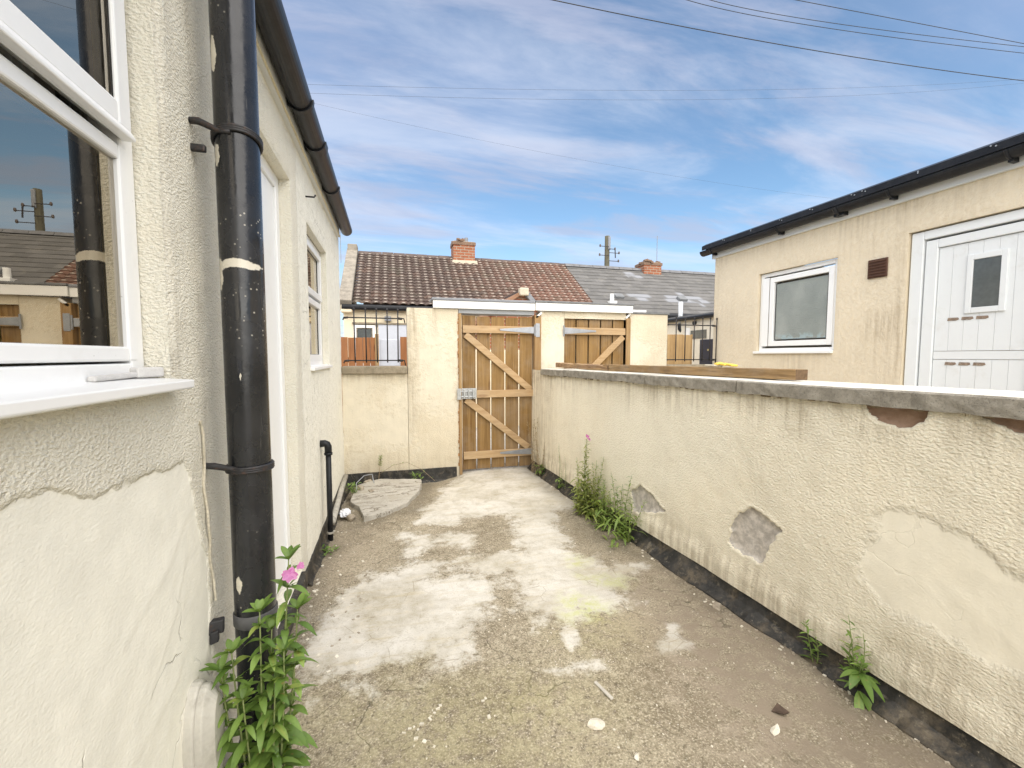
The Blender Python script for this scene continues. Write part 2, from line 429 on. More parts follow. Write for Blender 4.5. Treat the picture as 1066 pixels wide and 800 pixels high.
M['post_wood'] = wood('gate_post_wood', (.27, .16, .065), (.38, .25, .115), (26, 26, 1.2), (.2, .11, .05), .2)
M['beam_wood'] = wood('reclaimed_beam_wood', (.17, .10, .04), (.33, .215, .10), (16, 1.4, 22), (.06, .035, .018), .3)
M['rot_wood'] = wood('rotten_beam_wood', (.16, .085, .045), (.36, .24, .12), (14, 1.8, 20), (.05, .03, .02), .2)
M['fence_brown'] = wood('brown_stained_fence', (.24, .095, .035), (.33, .145, .055), (20, 20, 1.0), (.10, .04, .02))
M['fence_tan'] = wood('tan_yard_gate_wood', (.40, .25, .11), (.52, .36, .18), (20, 20, 1.0))
M['galv'] = simple('galvanised_steel', (.33, .35, .38), .42, .15, 12, .1, 60, .5, .55)
M['galv_bright'] = simple('bright_zinc_bolt', (.40, .41, .41), .35, .2, 30, 0, 60, .5, .6)
M['felt'] = simple('grey_roof_felt', (.17, .175, .18), .85, .2, 12, .4, 200)
M['soffit'] = simple('shade_grey_soffit', (.33, .345, .36), .7, .1, 6)  # the board's shade is put into its grey colour
M['mortar'] = simple('pale_mortar', (.55, .49, .38), .9, .12, 14, .5)
# roof tiles
def tile_mat():
    t = NT('weathered_clay_tiles')
    x, y, z = t.sep()
    u = t.math('FLOOR', t.math('MULTIPLY', t.math('ADD', x, 0.8), 1 / .195))
    v = t.attr('course')
    wn = t.n.new('ShaderNodeTexWhiteNoise'); wn.noise_dimensions = '2D'
    cb = t.n.new('ShaderNodeCombineXYZ'); t.lk(u, cb.inputs[0]); t.lk(v, cb.inputs[1]); t.lk(cb.outputs[0], wn.inputs['Vector'])
    r = wn.outputs['Value']
    grad = t.math('ADD', t.smooth(x, 1.0, 4.6), t.math('MULTIPLY', t.math('SUBTRACT', t.noise(1.1, 3), .5), .8))
    k = t.math('ADD', grad, t.math('MULTIPLY', t.math('SUBTRACT', r, .5), .55), clamp=True)
    c = t.ramp(k, [(0, (.070, .048, .040)), (.35, (.105, .064, .048)), (.7, (.115, .066, .050)), (1, (.155, .083, .060))])
    c = t.mix(t.math('MULTIPLY', t.smooth(t.noise(20, 6, .7), .52, .7), .55), c, (.27, .24, .19))
    c = t.mix(t.math('MULTIPLY', t.smooth(t.noise(1.7, 6, .7), .5, .68), .5), c, (.085, .078, .055))
    lip = t.attr('lip')
    c = t.mix(t.math('MULTIPLY', t.smooth(lip, .35, .9), t.smooth(t.noise(9, 4), .3, .6, .45, 1.0)), c, (.60, .53, .45))
    t.bsdf(c, .85, t.bump(t.noise(60, 4), .3, .006), .3)
    return t.m
M['tiles'] = tile_mat()
def slate_mat():
    t = NT('grey_slate_roof')
    v = t.attr('course'); x = t.sep()[0]
    sh = t.math('MULTIPLY', t.math('MODULO', v, 2.0), .5)
    u = t.math('FLOOR', t.math('ADD', t.math('MULTIPLY', x, 1 / .3), sh))
    wn = t.n.new('ShaderNodeTexWhiteNoise'); wn.noise_dimensions = '2D'
    cb = t.n.new('ShaderNodeCombineXYZ'); t.lk(u, cb.inputs[0]); t.lk(v, cb.inputs[1]); t.lk(cb.outputs[0], wn.inputs['Vector'])
    r = wn.outputs['Value']
    c = t.mix(r, (.115, .112, .108), (.155, .150, .145))
    c = t.mix(t.math('MULTIPLY', t.smooth(t.noise(6, 6, .7), .5, .75), .4), c, (.25, .235, .20))
    new = t.attr('newer')
    c = t.mix(t.math('MULTIPLY', new, t.smooth(t.math('ADD', r, t.math('MULTIPLY', t.noise(3, 2), .4)), .35, .5)), c, (.24, .245, .26))
    t.bsdf(c, .92, t.bump(t.noise(40, 4), .25, .005), .15)
    return t.m
M['slate'] = slate_mat()
def brick(name, c1, c2, mortar, scale=1.0):
    t = NT(name)
    b = t.n.new('ShaderNodeTexBrick')
    geo = t.sep()
    cb = t.n.new('ShaderNodeCombineXYZ'); t.lk(t.math('ADD', geo[0], geo[1]), cb.inputs[0]); t.lk(geo[2], cb.inputs[1])
    t.lk(cb.outputs[0], b.inputs['Vector'])
    b.inputs['Color1'].default_value = (*c1, 1); b.inputs['Color2'].default_value = (*c2, 1); b.inputs['Mortar'].default_value = (*mortar, 1)
    b.inputs['Scale'].default_value = scale; b.inputs['Brick Width'].default_value = .225; b.inputs['Row Height'].default_value = .075; b.inputs['Mortar Size'].default_value = .009
    c = t.mix(t.math('MULTIPLY', t.smooth(t.noise(18, 6, .7), .5, .72), .5), b.outputs['Color'], tuple(x * .45 for x in c1))
    t.bsdf(c, .9, t.bump(t.math('SUBTRACT', t.noise(60, 3), t.math('MULTIPLY', b.outputs['Fac'], .8)), .6, .006), .25)
    return t.m
M['brick'] = brick('red_chimney_brick', (.25, .085, .042), (.33, .13, .07), (.33, .28, .22))
M['lead'] = simple('grey_lead', (.22, .23, .25), .6, .15, 10)
M['pot_dark'] = simple('sooty_clay', (.20, .13, .09), .9, .3, 20, .4)
M['pole'] = wood('creosoted_pole_wood', (.05, .047, .03), (.10, .092, .06), (20, 20, .6), (.05, .045, .03))
M['wire'] = simple('dark_cable', (.03, .032, .036), .6, .1)
M['ceramic'] = simple('insulator_ceramic', (.10, .08, .07), .3, .1)
M['brown_vent'] = simple('brown_vent_plastic', (.085, .04, .025), .5, .15, 10)
M['residue'] = simple('brown_glue_residue', (.23, .17, .125), .9, .35, 40, .3, 200, dirt_shade=(.55, .53, .5), dirt_amt=.8)
M['navy'] = simple('navy_blue_paint', (.018, .022, .042), .45, .15, 6)
M['grey_door'] = simple('pale_grey_door_paint', (.50, .525, .58), .6, .06, 4)
M['outlet'] = simple('aged_white_plastic', (.46, .445, .395), .5, .1, 8, dirt_shade=(.22, .20, .15), dirt_amt=.55)
M['flue'] = simple('pale_flue_metal', (.60, .63, .66), .4, .08, 6)
M['yellow'] = simple('faded_yellow_plastic', (.72, .50, .07), .5, .1, 20)
M['paper'] = simple('crumpled_white_plastic', (.70, .72, .76), .5, .1, 20)
M['dead_leaf'] = simple('dead_leaf', (.075, .05, .035), .8, .3, 40)
M['stick'] = simple('weathered_stick', (.45, .42, .36), .85, .2, 30)
M['slate_bit'] = simple('slate_bit', (.2, .2, .21), .8, .2)
M['old_pipe'] = simple('grimy_grey_pipe', (.40, .38, .33), .7, .2, 14, .2, dirt_shade=(.09, .075, .05), dirt_amt=.9)
def leaf_mat(name, a, b):
    t = NT(name)
    rnd = t.attr('tone')
    c = t.mix(rnd, a, b)
    c = t.mix(t.smooth(rnd, .95, 1.06), c, (.36, .36, .09))
    c = t.mix(t.math('MULTIPLY', t.smooth(t.noise(55, 2), .66, .72), .6), c, (.26, .17, .07))
    c = t.mix(t.math('MULTIPLY', t.smooth(t.noise(40, 3), .5, .7), .3), c, tuple(x * .6 for x in a))
    p = t.bsdf(c, .48, t.bump(t.noise(120, 2), .2, .002), .45)
    tr = t.n.new('ShaderNodeBsdfTranslucent'); t.lk(t.mix(1.0, c, (1.6, 1.5, .7), 'MULTIPLY'), tr.inputs[0])
    mx = t.n.new('ShaderNodeMixShader'); mx.inputs[0].default_value = .25
    t.lk(p.outputs[0], mx.inputs[1]); t.lk(tr.outputs[0], mx.inputs[2]); t.lk(mx.outputs[0], t.out.inputs[0])
    return t.m
M['leaf'] = leaf_mat('willowherb_leaf', (.085, .16, .028), (.22, .335, .08))
M['leaf_pale'] = leaf_mat('yellowing_leaf', (.15, .21, .045), (.33, .37, .11))
M['leaf_mid'] = leaf_mat('weed_leaf', (.10, .17, .03), (.25, .34, .08))
M['leaf_dry'] = leaf_mat('dry_stalk_leaf', (.25, .20, .11), (.34, .29, .16))
M['stem'] = simple('plant_stem', (.20, .24, .09), .6, .2, 40)
M['stem_dry'] = simple('dry_stem', (.32, .24, .15), .8, .2, 40)
M['petal'] = leaf_mat('pink_petal', (.46, .12, .36), (.60, .27, .52))

# ------------------------------------------------------------------ dense rendered walls
def axis(*segs):
    out = []
    for a, b, d in segs:
        out.append(np.linspace(a, b, max(2, int(round((b - a) / d)) + 1)))
    return np.unique(np.round(np.concatenate(out), 5))

def render_sheet(name, S, Z, to_world, disp_fn, attr_fn, openings, mat, parent, normal_sign=1, extra=None):
    """one rendered wall face as a fine relief; openings: (s0, s1, z0, z1, depth)"""
    for o in openings:
        S = np.unique(np.round(np.concatenate([S, [o[0], o[1]]]), 5)); Z = np.unique(np.round(np.concatenate([Z, [o[2], o[3]]]), 5))
    gs, gz = np.meshgrid(S, Z)
    d = disp_fn(gs, gz)
    for o in openings:   # calm the relief at the arrises
        dx = np.maximum(np.maximum(o[0] - gs, gs - o[1]), 0); dz = np.maximum(np.maximum(o[2] - gz, gz - o[3]), 0)
        k = sstep(0, .03, np.sqrt(dx ** 2 + dz ** 2)); d = d * k - (1 - k) * .004
    P = to_world(gs, gz, d)
    vs = np.stack(P, -1).reshape(-1, 3)
    ns, nz = len(S), len(Z)
    idx = np.arange(ns * nz).reshape(nz, ns)
    sc = (S[:-1] + S[1:]) / 2; zc = (Z[:-1] + Z[1:]) / 2
    keep = np.ones((nz - 1, ns - 1), bool)
    for o in openings:
        keep &= ~((sc[None, :] > o[0]) & (sc[None, :] < o[1]) & (zc[:, None] > o[2]) & (zc[:, None] < o[3]))
    q = np.stack([idx[:-1, :-1], idx[:-1, 1:], idx[1:, 1:], idx[1:, :-1]], -1)[keep]
    if normal_sign < 0: q = q[:, ::-1]
    mb = MB(); mb.v = [tuple(v) for v in vs.tolist()]; mb.f = q.tolist(); mb.mi = [0] * len(mb.f)
    at = {k: v.reshape(-1) for k, v in attr_fn(gs, gz).items()}
    n0 = len(mb.v)
    def W(s, z, dd):
        a = to_world(np.array([s]), np.array([z]), np.array([dd])); return tuple(float(c[0]) for c in a)
    for (a, b, c, e, dep) in openings:
        for (p, r) in (((a, c), (a, e)), ((a, e), (b, e)), ((b, e), (b, c)), ((b, c), (a, c))):
            mb.quad(W(*p, -.004), W(*r, -.004), W(*r, -dep), W(*p, -dep))
    if extra: extra(mb, W)
    n1 = len(mb.v) - n0
    dflt = {'coarse': 1.0, 'bare': 0, 'stain': 0.0, 'pale': 0}
    at = {k: np.concatenate([v, np.full(n1, dflt.get(k, 0))]) for k, v in at.items()}
    return mb.build(name, mat, parent, smooth=True, attrs=at)

# =================================================================== THE SETTING
g = MB(); g.quad((-150, -150, -.25), (250, -150, -.25), (250, 250, -.25), (-150, 250, -.25))
tag(g.build('ground', M['alley']), 'grey ground', None, None, 'structure')

PA = [(-0.44, 2.33), (-0.33, 2.67), (-0.12, 2.9), (0.14, 2.98), (0.4, 2.95), (0.27, 2.74), (0.47, 2.74), (0.64, 2.59), (0.54, 2.35), (0.4, 2.13), (0.36, 1.99), (0.27, 1.92), (0.11, 1.91), (0.14, 2.02), (0.01, 2.0), (-0.07, 1.97), (-0.02, 1.82), (-0.07, 1.8), (-0.17, 1.93), (-0.31, 1.97), (-0.39, 1.94)]
PB = [(0.7, 4.96), (0.8, 5.3), (1.69, 5.3), (1.69, 5.03), (1.72, 4.43), (1.78, 3.76), (1.45, 3.64), (1.3, 3.22), (1.28, 2.83), (1.4, 2.59), (1.77, 2.6), (1.49, 2.4), (1.35, 2.29), (1.32, 2.17), (1.14, 2.06), (0.97, 2.09), (0.83, 2.08), (0.72, 2.14), (0.67, 2.27), (0.73, 2.46), (0.68, 2.63), (0.4, 2.76), (0.37, 2.93), (0.52, 3.01), (0.87, 2.94), (0.99, 3.57), (0.96, 3.72), (0.63, 3.67), (0.38, 3.52), (0.17, 3.71), (0.26, 4.07), (0.48, 4.37), (0.47, 4.71)]
PC = [(0.07, 3.53), (0.09, 3.13), (0.35, 3.22), (0.56, 3.1), (0.63, 3.33), (0.44, 3.46), (0.28, 3.39)]
PS = [[(0.84, 2.04), (0.91, 2.0), (0.89, 1.89), (0.82, 1.87), (0.81, 1.95)], [(1.4, 1.93), (1.45, 1.91), (1.39, 1.81), (1.42, 1.75), (1.36, 1.71), (1.23, 1.72), (1.24, 1.8), (1.34, 1.82)]]
S3 = [(0.55, 1.85), (0.71, 1.77), (0.95, 1.78), (0.91, 1.71), (0.76, 1.72), (0.57, 1.8)]
ALG = [[(0.97, 2.31), (1.09, 2.3), (1.18, 2.15), (1.11, 2.07), (0.96, 2.08), (0.89, 2.13)], [(1.19, 2.79), (1.29, 2.73), (1.23, 2.62), (1.16, 2.66)], [(1.15, 2.54), (1.43, 2.39), (1.36, 2.31), (1.2, 2.42)]]
WX = lambda y: 1.985 - .05 * y            # face of the yard wall on the right
LX = -.54                                 # face of the house on the left
BY = 5.20                                 # face of the back wall
def yard_z(x, y):
    z = fbm(x, y, 1.3, 4, 3) * .03 + fbm(x, y, 14, 3, 9) * .006
    z = z - .075 * sstep(.95, .45, x) * sstep(4.3, 5.2, y) - .02 * sstep(.3, -.5, x) * sstep(2.6, 4.0, y)
    return z - .012
xs = axis((-.62, 2.05, .0125)); ys = np.concatenate([axis((-3, .5, .1)), axis((.52, 3.2, .0125)), axis((3.22, 5.52, .02))])
gx, gy = np.meshgrid(xs, ys)
gz = yard_z(gx, gy)
dA = np.minimum(sdf(gx, gy, PA), np.minimum(sdf(gx, gy, PB), sdf(gx, gy, PC)))
warp = fbm(gx, gy, 6, 4, 21) * .10
pale = np.clip(.5 - (dA + warp) / .34, .0, .86)
for p in PS: pale = np.maximum(pale, np.clip(.55 - sdf(gx, gy, p) / .10, 0, 1))
pale = np.maximum(pale, np.clip(.42 - sdf(gx, gy, S3) / .16, 0, 1))
pale = np.where(gy < .52, .1, pale)
algae = np.zeros_like(gx)
for p in ALG: algae = np.maximum(algae, np.clip(.5 - (sdf(gx, gy, p) + warp * .5) / .16, 0, 1))
moss = np.clip(.25 + fbm(gx, gy, 1.2, 4, 5) * 1.6, 0, 1) * sstep(2.6, 1.5, gy) * sstep(1.25, .5, gx)
moss = np.maximum(moss, .7 * np.clip(.5 - (sdf(gx, gy, [(.1, 1.9), (.3, 2.1), (0, 2.25), (-.2, 2.05)])) / .2, 0, 1))
moss = np.maximum(moss, .5 * sstep(.45, .1, np.hypot(gx - 1.0, gy - 2.0)))
pink = .95 * sstep(.9, 1.5, gx) * sstep(3.0, 1.8, gy) + .4 * sstep(.1, -.4, gx) * sstep(2.4, 3.2, gy) * sstep(4.4, 3.6, gy)
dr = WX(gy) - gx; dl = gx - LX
dark_ground = .75 * sstep(.34, .03, dr + fbm(gx, gy, 5, 4, 31) * .25) + .6 * sstep(.22, .02, dl + fbm(gx, gy, 5, 4, 33) * .2)
dark_ground = np.maximum(dark_ground, .55 * sstep(.75, .2, np.hypot((gx - 1.75) * .8, gy - .9) + fbm(gx, gy, 4, 4, 35) * .3))
dark_ground = np.maximum(dark_ground, .7 * sstep(.2, .0, np.abs(sdf(gx, gy, [(-.3, 3.86), (-.45, 4.3), (-.43, 5.1), (.38, 5.1), (.28, 4.4), (.1, 4.05)])) + fbm(gx, gy, 6, 4, 37) * .15))
dark_ground = np.maximum(dark_ground, .5 * np.clip(.5 - (sdf(gx, gy, [(1.4, 3.7), (1.8, 3.9), (1.86, 2.7), (1.42, 2.66), (1.35, 3.2)]) + warp) / .3, 0, 1))
dark_ground = np.maximum(dark_ground, .42 * sstep(1.0, 1.6, gx + fbm(gx, gy, 2.5, 4, 39) * .5) * sstep(2.9, 2.0, gy))
gz = gz + .003 * sstep(.45, .55, pale)
n = len(xs); idx = np.arange(n * len(ys)).reshape(len(ys), n)
mb = MB(); mb.v = [tuple(p) for p in np.stack([gx, gy, gz], -1).reshape(-1, 3).tolist()]
mb.f = np.stack([idx[:-1, :-1], idx[:-1, 1:], idx[1:, 1:], idx[1:, :-1]], -1).reshape(-1, 4).tolist(); mb.mi = [0] * len(mb.f)
tag(mb.build('yard_floor', M['yard'], smooth=True, attrs={k: v.reshape(-1) for k, v in dict(pale=pale, moss=moss, algae=algae, dark_ground=dark_ground, pink=pink).items()}),
    'patchy weathered concrete yard floor', None, None, 'structure')
mb = MB(); mb.box(2.02, 4.56, -3, 5.3, -.2, -.01)
tag(mb.build('neighbour_yard_floor', M['alley']), None, None, None, 'structure')
mb = MB(); mb.box(-8, 30, 5.53, 8.3, -.2, -.015)
tag(mb.build('alley_road', M['alley']), None, None, None, 'structure')
mb = MB(); mb.box(-3, 24, 8.3, 10, -.2, 0.0)
tag(mb.build('opposite_yard_floor', M['alley']), None, None, None, 'structure')

# =================================================================== LEFT HOUSE
house = thing('rendered_house', 'cream rendered house with a large white window, recessed door and long black gutter', 'house', (LX, 2, 0))
k885 = .885
LSM = [(0.3, 1.22), (.55, 1.2), (0.79, 1.19), (0.88, 1.18), (0.96, 1.18), (1.04, 1.15), (1.1, 1.12), (1.21, 1.12), (1.36, 1.11), (1.5, 1.11), (1.53, 1.07), (1.58, 0.9), (1.64, 0.75), (1.65, 0.33), (1.62, -.3), (0.0, -.3), (.0, 1.2)]
LSM = [(a * k885, 1.42 + (b - 1.42) * k885) for a, b in LSM]
def lw_world(s, z, d):
    return (LX + d, s, z)
def l_mask(s, z):
    dd = sdf(s, z, LSM) + fbm(s, z, 16, 4, 41) * .03
    return dd
def lw_disp(s, z):
    dd = l_mask(s, z)
    coarse = sstep(-.006, .008, dd)
    d = fbm(s, z, 2.2, 4, 11) * .008 + fbm(s, z, 9, 3, 12) * .004
    d = d + coarse * (.0025 + .0012 * sstep(.06, 0, np.abs(dd)) + fbm(s, z, 45, 2, 13) * .002) + (1 - coarse) * fbm(s, z, 20, 4, 14) * .0016
    # hairline lifting edges in the smooth coat
    for (x0, z0, x1, z1, a) in ((1.02, .80, 1.40, 1.0, .5), (1.1, .62, 1.33, .86, .4), (.9, .5, 1.3, .62, .6)):
        t = (s - x0) / (x1 - x0); zz = z0 + (z1 - z0) * t + fbm(s, s * 0, 9, 4, 15) * .08
        on = sstep(0, .1, t) * sstep(1, .9, t)
        d = d + (1 - coarse) * on * .0011 * sstep(-.010, .0, z - zz) * sstep(.06, 0, z - zz)
    # the plaster swells beside the window and hollows behind the pipe
    d = d + .005 * np.exp(-((s - 1.40) / .09) ** 2) * sstep(.9, 1.3, z)
    return d
def lw_attr(s, z):
    coarse = np.clip(.5 + l_mask(s, z) / .05, 0, 1)
    coarse = np.where(s > 2.6, np.minimum(coarse, .5 + .5 * sstep(3.0, 2.7, s) + .0 * s), coarse)
    coarse = np.where(s > 2.95, .42, coarse)
    st = .36 * np.exp(-((s - 1.475 - .03 * fbm(z, s * 0, 3, 3, 51)) / .022) ** 2) * sstep(.35, .8, z) * (.5 + 1.2 * np.clip(fbm(s, z, 2.5, 4, 52) + .4, 0, 1))
    st = st + .25 * np.exp(-((s - 1.33) / .04) ** 2) * sstep(1.2, 1.5, z)
    st = st + .9 * np.exp(-((s - 1.31) / .02) ** 2 - ((z - 1.40) / .035) ** 2)
    st = st + .25 * sstep(.14, .0, z) + .04
    return dict(coarse=coarse, bare=0 * s, stain=np.clip(st, 0, 1), pale=.25 * sstep(2.9, 3.3, s))
OPN = [(.20, 1.297, 1.345, 2.45, .3), (1.86, 2.80, .12, 2.43, .085), (3.30, 4.235, 1.32, 2.34, .055)]
def l_extra(mb, W):
    # closing faces of the house body
    mb.quad(W(5.2, -.2, -.004), W(5.2, 2.7, -.004), (-6, 5.2, 2.7), (-6, 5.2, -.2))
    mb.quad(W(-3, -.2, -.004), W(-3, 2.7, -.004), (-6, -3, 2.7), (-6, -3, -.2))
    mb.quad((-6, -3, -.2), (-6, -3, 2.7), (-6, 5.2, 2.7), (-6, 5.2, -.2))
wall = render_sheet('wall', np.concatenate([axis((-3, .55, .12)), axis((.56, 1.75, .0065)), axis((1.76, 3.2, .014)), axis((3.22, 5.2, .025))]),
             axis((-.2, .0, .05), (.0, 2.2, .008), (2.2, 2.72, .02)), lw_world, lw_disp, lw_attr, OPN, M['render_house'], house, 1, l_extra)
# dark room behind the near window
mb = MB(); mb.box(LX - 2.6, LX - .12, -1.2, 2.3, .6, 2.55)
mb.f = [f for i, f in enumerate(mb.f) if i != 5]; mb.mi = mb.mi[:5]
for (a, b, c, e) in ((-1.2, .2, .6, 2.55), (1.297, 2.3, .6, 2.55), (.2, 1.297, .6, 1.345), (.2, 1.297, 2.45, 2.55)):
    mb.quad((LX - .12, a, c), (LX - .12, b, c), (LX - .12, b, e), (LX - .12, a, e))
mb.build('room', M['room'], house)
def framed_window(parent, mapf, outer, panes, sashes, fw=.05, depth=.06, name='window', glassm=None):
    """outer (s0, s1, z0, z1); panes (s0,s1,z0,z1); everything in a plane frame: mapf(s, z, w) w grows outward"""
    s0, s1, z0, z1 = outer
    w = MB()
    def bx(a, b, c, e, w0, w1):
        pts = [mapf(s, z, ww) for ww in (w0, w1) for z in (c, e) for s in (a, b)]
        w.add(pts, [(0, 2, 3, 1), (4, 5, 7, 6), (0, 1, 5, 4), (2, 6, 7, 3), (0, 4, 6, 2), (1, 3, 7, 5)])
    bx(s0, s0 + fw, z0, z1, 0, depth); bx(s1 - fw, s1, z0, z1, 0, depth)
    bx(s0 + fw, s1 - fw, z0, z0 + fw, 0, depth); bx(s0 + fw, s1 - fw, z1 - fw, z1, 0, depth)
    win = w.build(name, M['upvc'], parent, bevel=.004)
    for (a, b, c, e, t, w0, w1) in sashes:
        w = MB()
        bx(a, a + t, c, e, w0, w1); bx(b - t, b, c, e, w0, w1); bx(a + t, b - t, c, c + t, w0, w1); bx(a + t, b - t, e - t, e, w0, w1)
        w.build('sash', M['upvc'], win, bevel=.005)
    for (a, b, c, e, wz) in panes:
        w = MB(); bx(a, b, c, e, wz, wz + .006)
        w.build('pane', glassm or M['glass'], win)
        w = MB(); gk = .006
        bx(a, a + gk, c, e, wz + .0065, wz + .010); bx(b - gk, b, c, e, wz + .0065, wz + .010)
        bx(a + gk, b - gk, c, c + gk, wz + .0065, wz + .010); bx(a + gk, b - gk, e - gk, e, wz + .0065, wz + .010)
        w.build('gasket', M['rubber'], win)
    return win, bx
mL = lambda s, z, w: (LX - .115 + w, s, z)
win, _ = framed_window(house, mL, (.205, 1.292, 1.348, 2.445),
    [(.28, 1.240, 1.435, 1.878, .044), (.28, 1.205, 1.985, 2.37, .062)],
    [(.25, 1.262, 1.408, 1.905, .034, .015, .062), (.245, 1.250, 1.938, 2.395, .050, .03, .080)], .055, .06)
w = MB()
w.box(LX - .06, LX - .052, .26, 1.245, 1.884, 1.9)   # tidy bead
w.f = []; w.v = []; w.mi = []
w.prism([(0, 0), (.026, 0), (.026, .008), (.010, .034), (0, .034)], lambda u, v, q: (LX - .052 + u, q, 1.918 + v), .262, 1.246)
w.build('drip_rail', M['upvc'], win, bevel=.003)
w = MB()
w.prism([(0, 0), (.165, -.012), (.165, -.032), (.155, -.036), (.148, -.018), (0, -.006)], lambda u, v, q: (LX - .112 + u, q, 1.372 + v), .2, 1.288)
w.build('sill', M['upvc'], win, bevel=.004)
w = MB(); w.obox((LX - .045, 1.16, 1.375), (0, 1, .02), (1, 0, 0), (0, 0, 1), .09, .008, .006)
w.obox((LX - .035, 1.255, 1.381), (.4, 1, .0), (1, -.4, 0), (0, 0, 1), .035, .014, .012)
w.build('cable_trim', simple('grey_sealant', (.55, .54, .52), .6, .1, 30), win, bevel=.004)
# curtain inside
cu = MB(); N = 90
for i in range(N + 1):
    t = i / N; y = .90 + .36 * t; x = LX - .19 + .022 * math.sin(t * 34) + .012 * math.sin(t * 61 + 1)
    cu.v += [(x, y, 1.0), (x - .01, y, 2.45)]
for i in range(N): cu.f.append([2 * i, 2 * i + 2, 2 * i + 3, 2 * i + 1]); cu.mi.append(0)
tag(cu.build('curtain', M['curtain'], smooth=True), 'grey pleated curtain hanging inside the large white house window', 'curtain')
bl = MB()
for i in range(7):
    z = 1.44 + i * .075
    bl.obox((LX - .20, .5, z), (0, 1, 0), (1, 0, .35), (-.35, 0, 1), .46, .012, .001)
tag(bl.build('window_blind', M['blind']), 'thin slatted blind hanging inside the large white house window', 'blind')
# far window
mL2 = lambda s, z, w: (LX - .11 + w, s, z)
win2, _ = framed_window(house, mL2, (3.305, 4.23, 1.345, 2.335),
    [(3.41, 4.13, 1.43, 1.835, .03), (3.41, 4.13, 1.95, 2.245, .035)],
    [(3.35, 4.185, 1.385, 1.875, .048, .012, .06), (3.345, 4.19, 1.895, 2.292, .05, .02, .068)], .045, .055)
w = MB(); w.prism([(0, 0), (.135, -.012), (.135, -.034), (.12, -.034), (0, -.02)], lambda u, v, q: (LX - .108 + u, q, 1.352 + v), 3.28, 4.25)
w.build('sill', M['upvc'], win2, bevel=.003)
mb = MB(); mb.box(LX - .9, LX - .12, 3.31, 4.22, 1.35, 2.33); mb.f = [f for i, f in enumerate(mb.f) if i != 5]; mb.mi = mb.mi[:5]
mb.build('room', M['room'], house)
# recessed door
d = MB(); d.box(LX - .10, LX - .062, 1.862, 1.93, .12, 2.428); d.box(LX - .10, LX - .062, 2.73, 2.798, .12, 2.428); d.box(LX - .10, LX - .062, 1.93, 2.73, 2.36, 2.428)
door = d.build('door', M['upvc'], house, bevel=.004)
d = MB(); d.box(LX - .095, LX - .075, 1.932, 2.728, .14, 2.358); d.build('door_panel', M['upvc'], door, bevel=.003)
d = MB(); d.box(LX - .12, LX + .03, 1.862, 2.798, .02, .118); d.build('door_step', M['plinth'], house, bevel=.01)
# plinth
def rough_plinth(name, poly_fn, y0, y1, parent, step=.05, seed=1):
    mb = MB(); ys_ = np.arange(y0, y1 + 1e-6, step); prof = poly_fn(0)
    m_ = len(prof)
    for i, y in enumerate(ys_):
        for j, (u, v) in enumerate(poly_fn(y)):
            a = random.uniform(-.004, .004) if 0 < j < m_ - 1 else 0
            mb.v.append(mapp(u + a, y, v + a))
    for i in range(len(ys_) - 1):
        for j in range(m_ - 1):
            mb.f.append([i * m_ + j, (i + 1) * m_ + j, (i + 1) * m_ + j + 1, i * m_ + j + 1]); mb.mi.append(0)
    return mb.build(name, M['plinth'], parent, smooth=False)
mapp = lambda u, y, v: (LX + u, y, v)
rough_plinth('plinth', lambda y: [(-.004, .085), (.012, .08), (.016, .02), (.03, -.005), (.06, -.03), (.07, -.12)], 2.85, 5.19, house)
rough_plinth('plinth', lambda y: [(-.004, .075), (.012, .07), (.016, .02), (.03, -.005), (.06, -.03), (.07, -.12)], .3, 1.85, house)
# fascia, soffit, gutter, roof
d = MB(); d.box(LX - .02, LX + .032, -3, 5.05, 2.69, 2.82); d.build('fascia', M['grey_fascia'], house, bevel=.004)
d = MB(); d.box(LX + .0325, LX + .040, -3, 5.05, 2.69, 2.702); d.build('fascia_trim', simple('buff_trim', (.60, .53, .36), .7, .08), house)
def half_gutter(cx, cz, r, y0, y1, name, parent, mat, axis_='y'):
    mb = MB(); n = 14; t = .004
    prof = [(-r * math.cos(math.pi * k / n), -r * math.sin(math.pi * k / n)) for k in range(n + 1)]
    inner = [(-(r - t) * math.cos(math.pi * k / n), -(r - t) * math.sin(math.pi * k / n)) for k in range(n + 1)][::-1]
    poly = prof + [(r, .008), (r - t, .008)] + inner
    mb.prism(poly, lambda u, v, q: (cx + u, q, cz + v), y0, y1)
    mb.prism(prof, lambda u, v, q: (cx + u, q, cz + v), y1, y1 + .006)
    return mb.build(name, mat, parent)
gt = half_gutter(LX + .095, 2.79, .06, -3, 5.12, 'gutter', house, M['black_plastic'])
def gutter_clip(y, width, cx, cz, r, parent, name='gutter_bracket'):
    mb = MB(); n = 12
    for k in range(n):
        a0 = math.pi * (k / n); a1 = math.pi * ((k + 1) / n)
        p = lambda a, rr, yy: (cx - rr * math.cos(a), yy, cz - rr * math.sin(a))
        for (yy0, yy1) in ((y - width / 2, y + width / 2),):
            vs = [p(a0, r + .002, yy0), p(a1, r + .002, yy0), p(a1, r + .010, yy0), p(a0, r + .010, yy0), p(a0, r + .002, yy1), p(a1, r + .002, yy1), p(a1, r + .010, yy1), p(a0, r + .010, yy1)]
            mb.add(vs, [(0, 1, 2, 3), (7, 6, 5, 4), (0, 4, 5, 1), (2, 6, 7, 3), (1, 5, 6, 2), (0, 3, 7, 4)])
    mb.box(cx - r - .03, cx - r - .003, y - width / 2, y + width / 2, cz - .05, cz + .02)
    return mb.build(name, M['black_plastic'], parent)
for y, wd in ((2.62, .03), (3.12, .09), (3.85, .03), (1.6, .03)):
    gutter_clip(y, wd, LX + .095, 2.79, .06, gt)
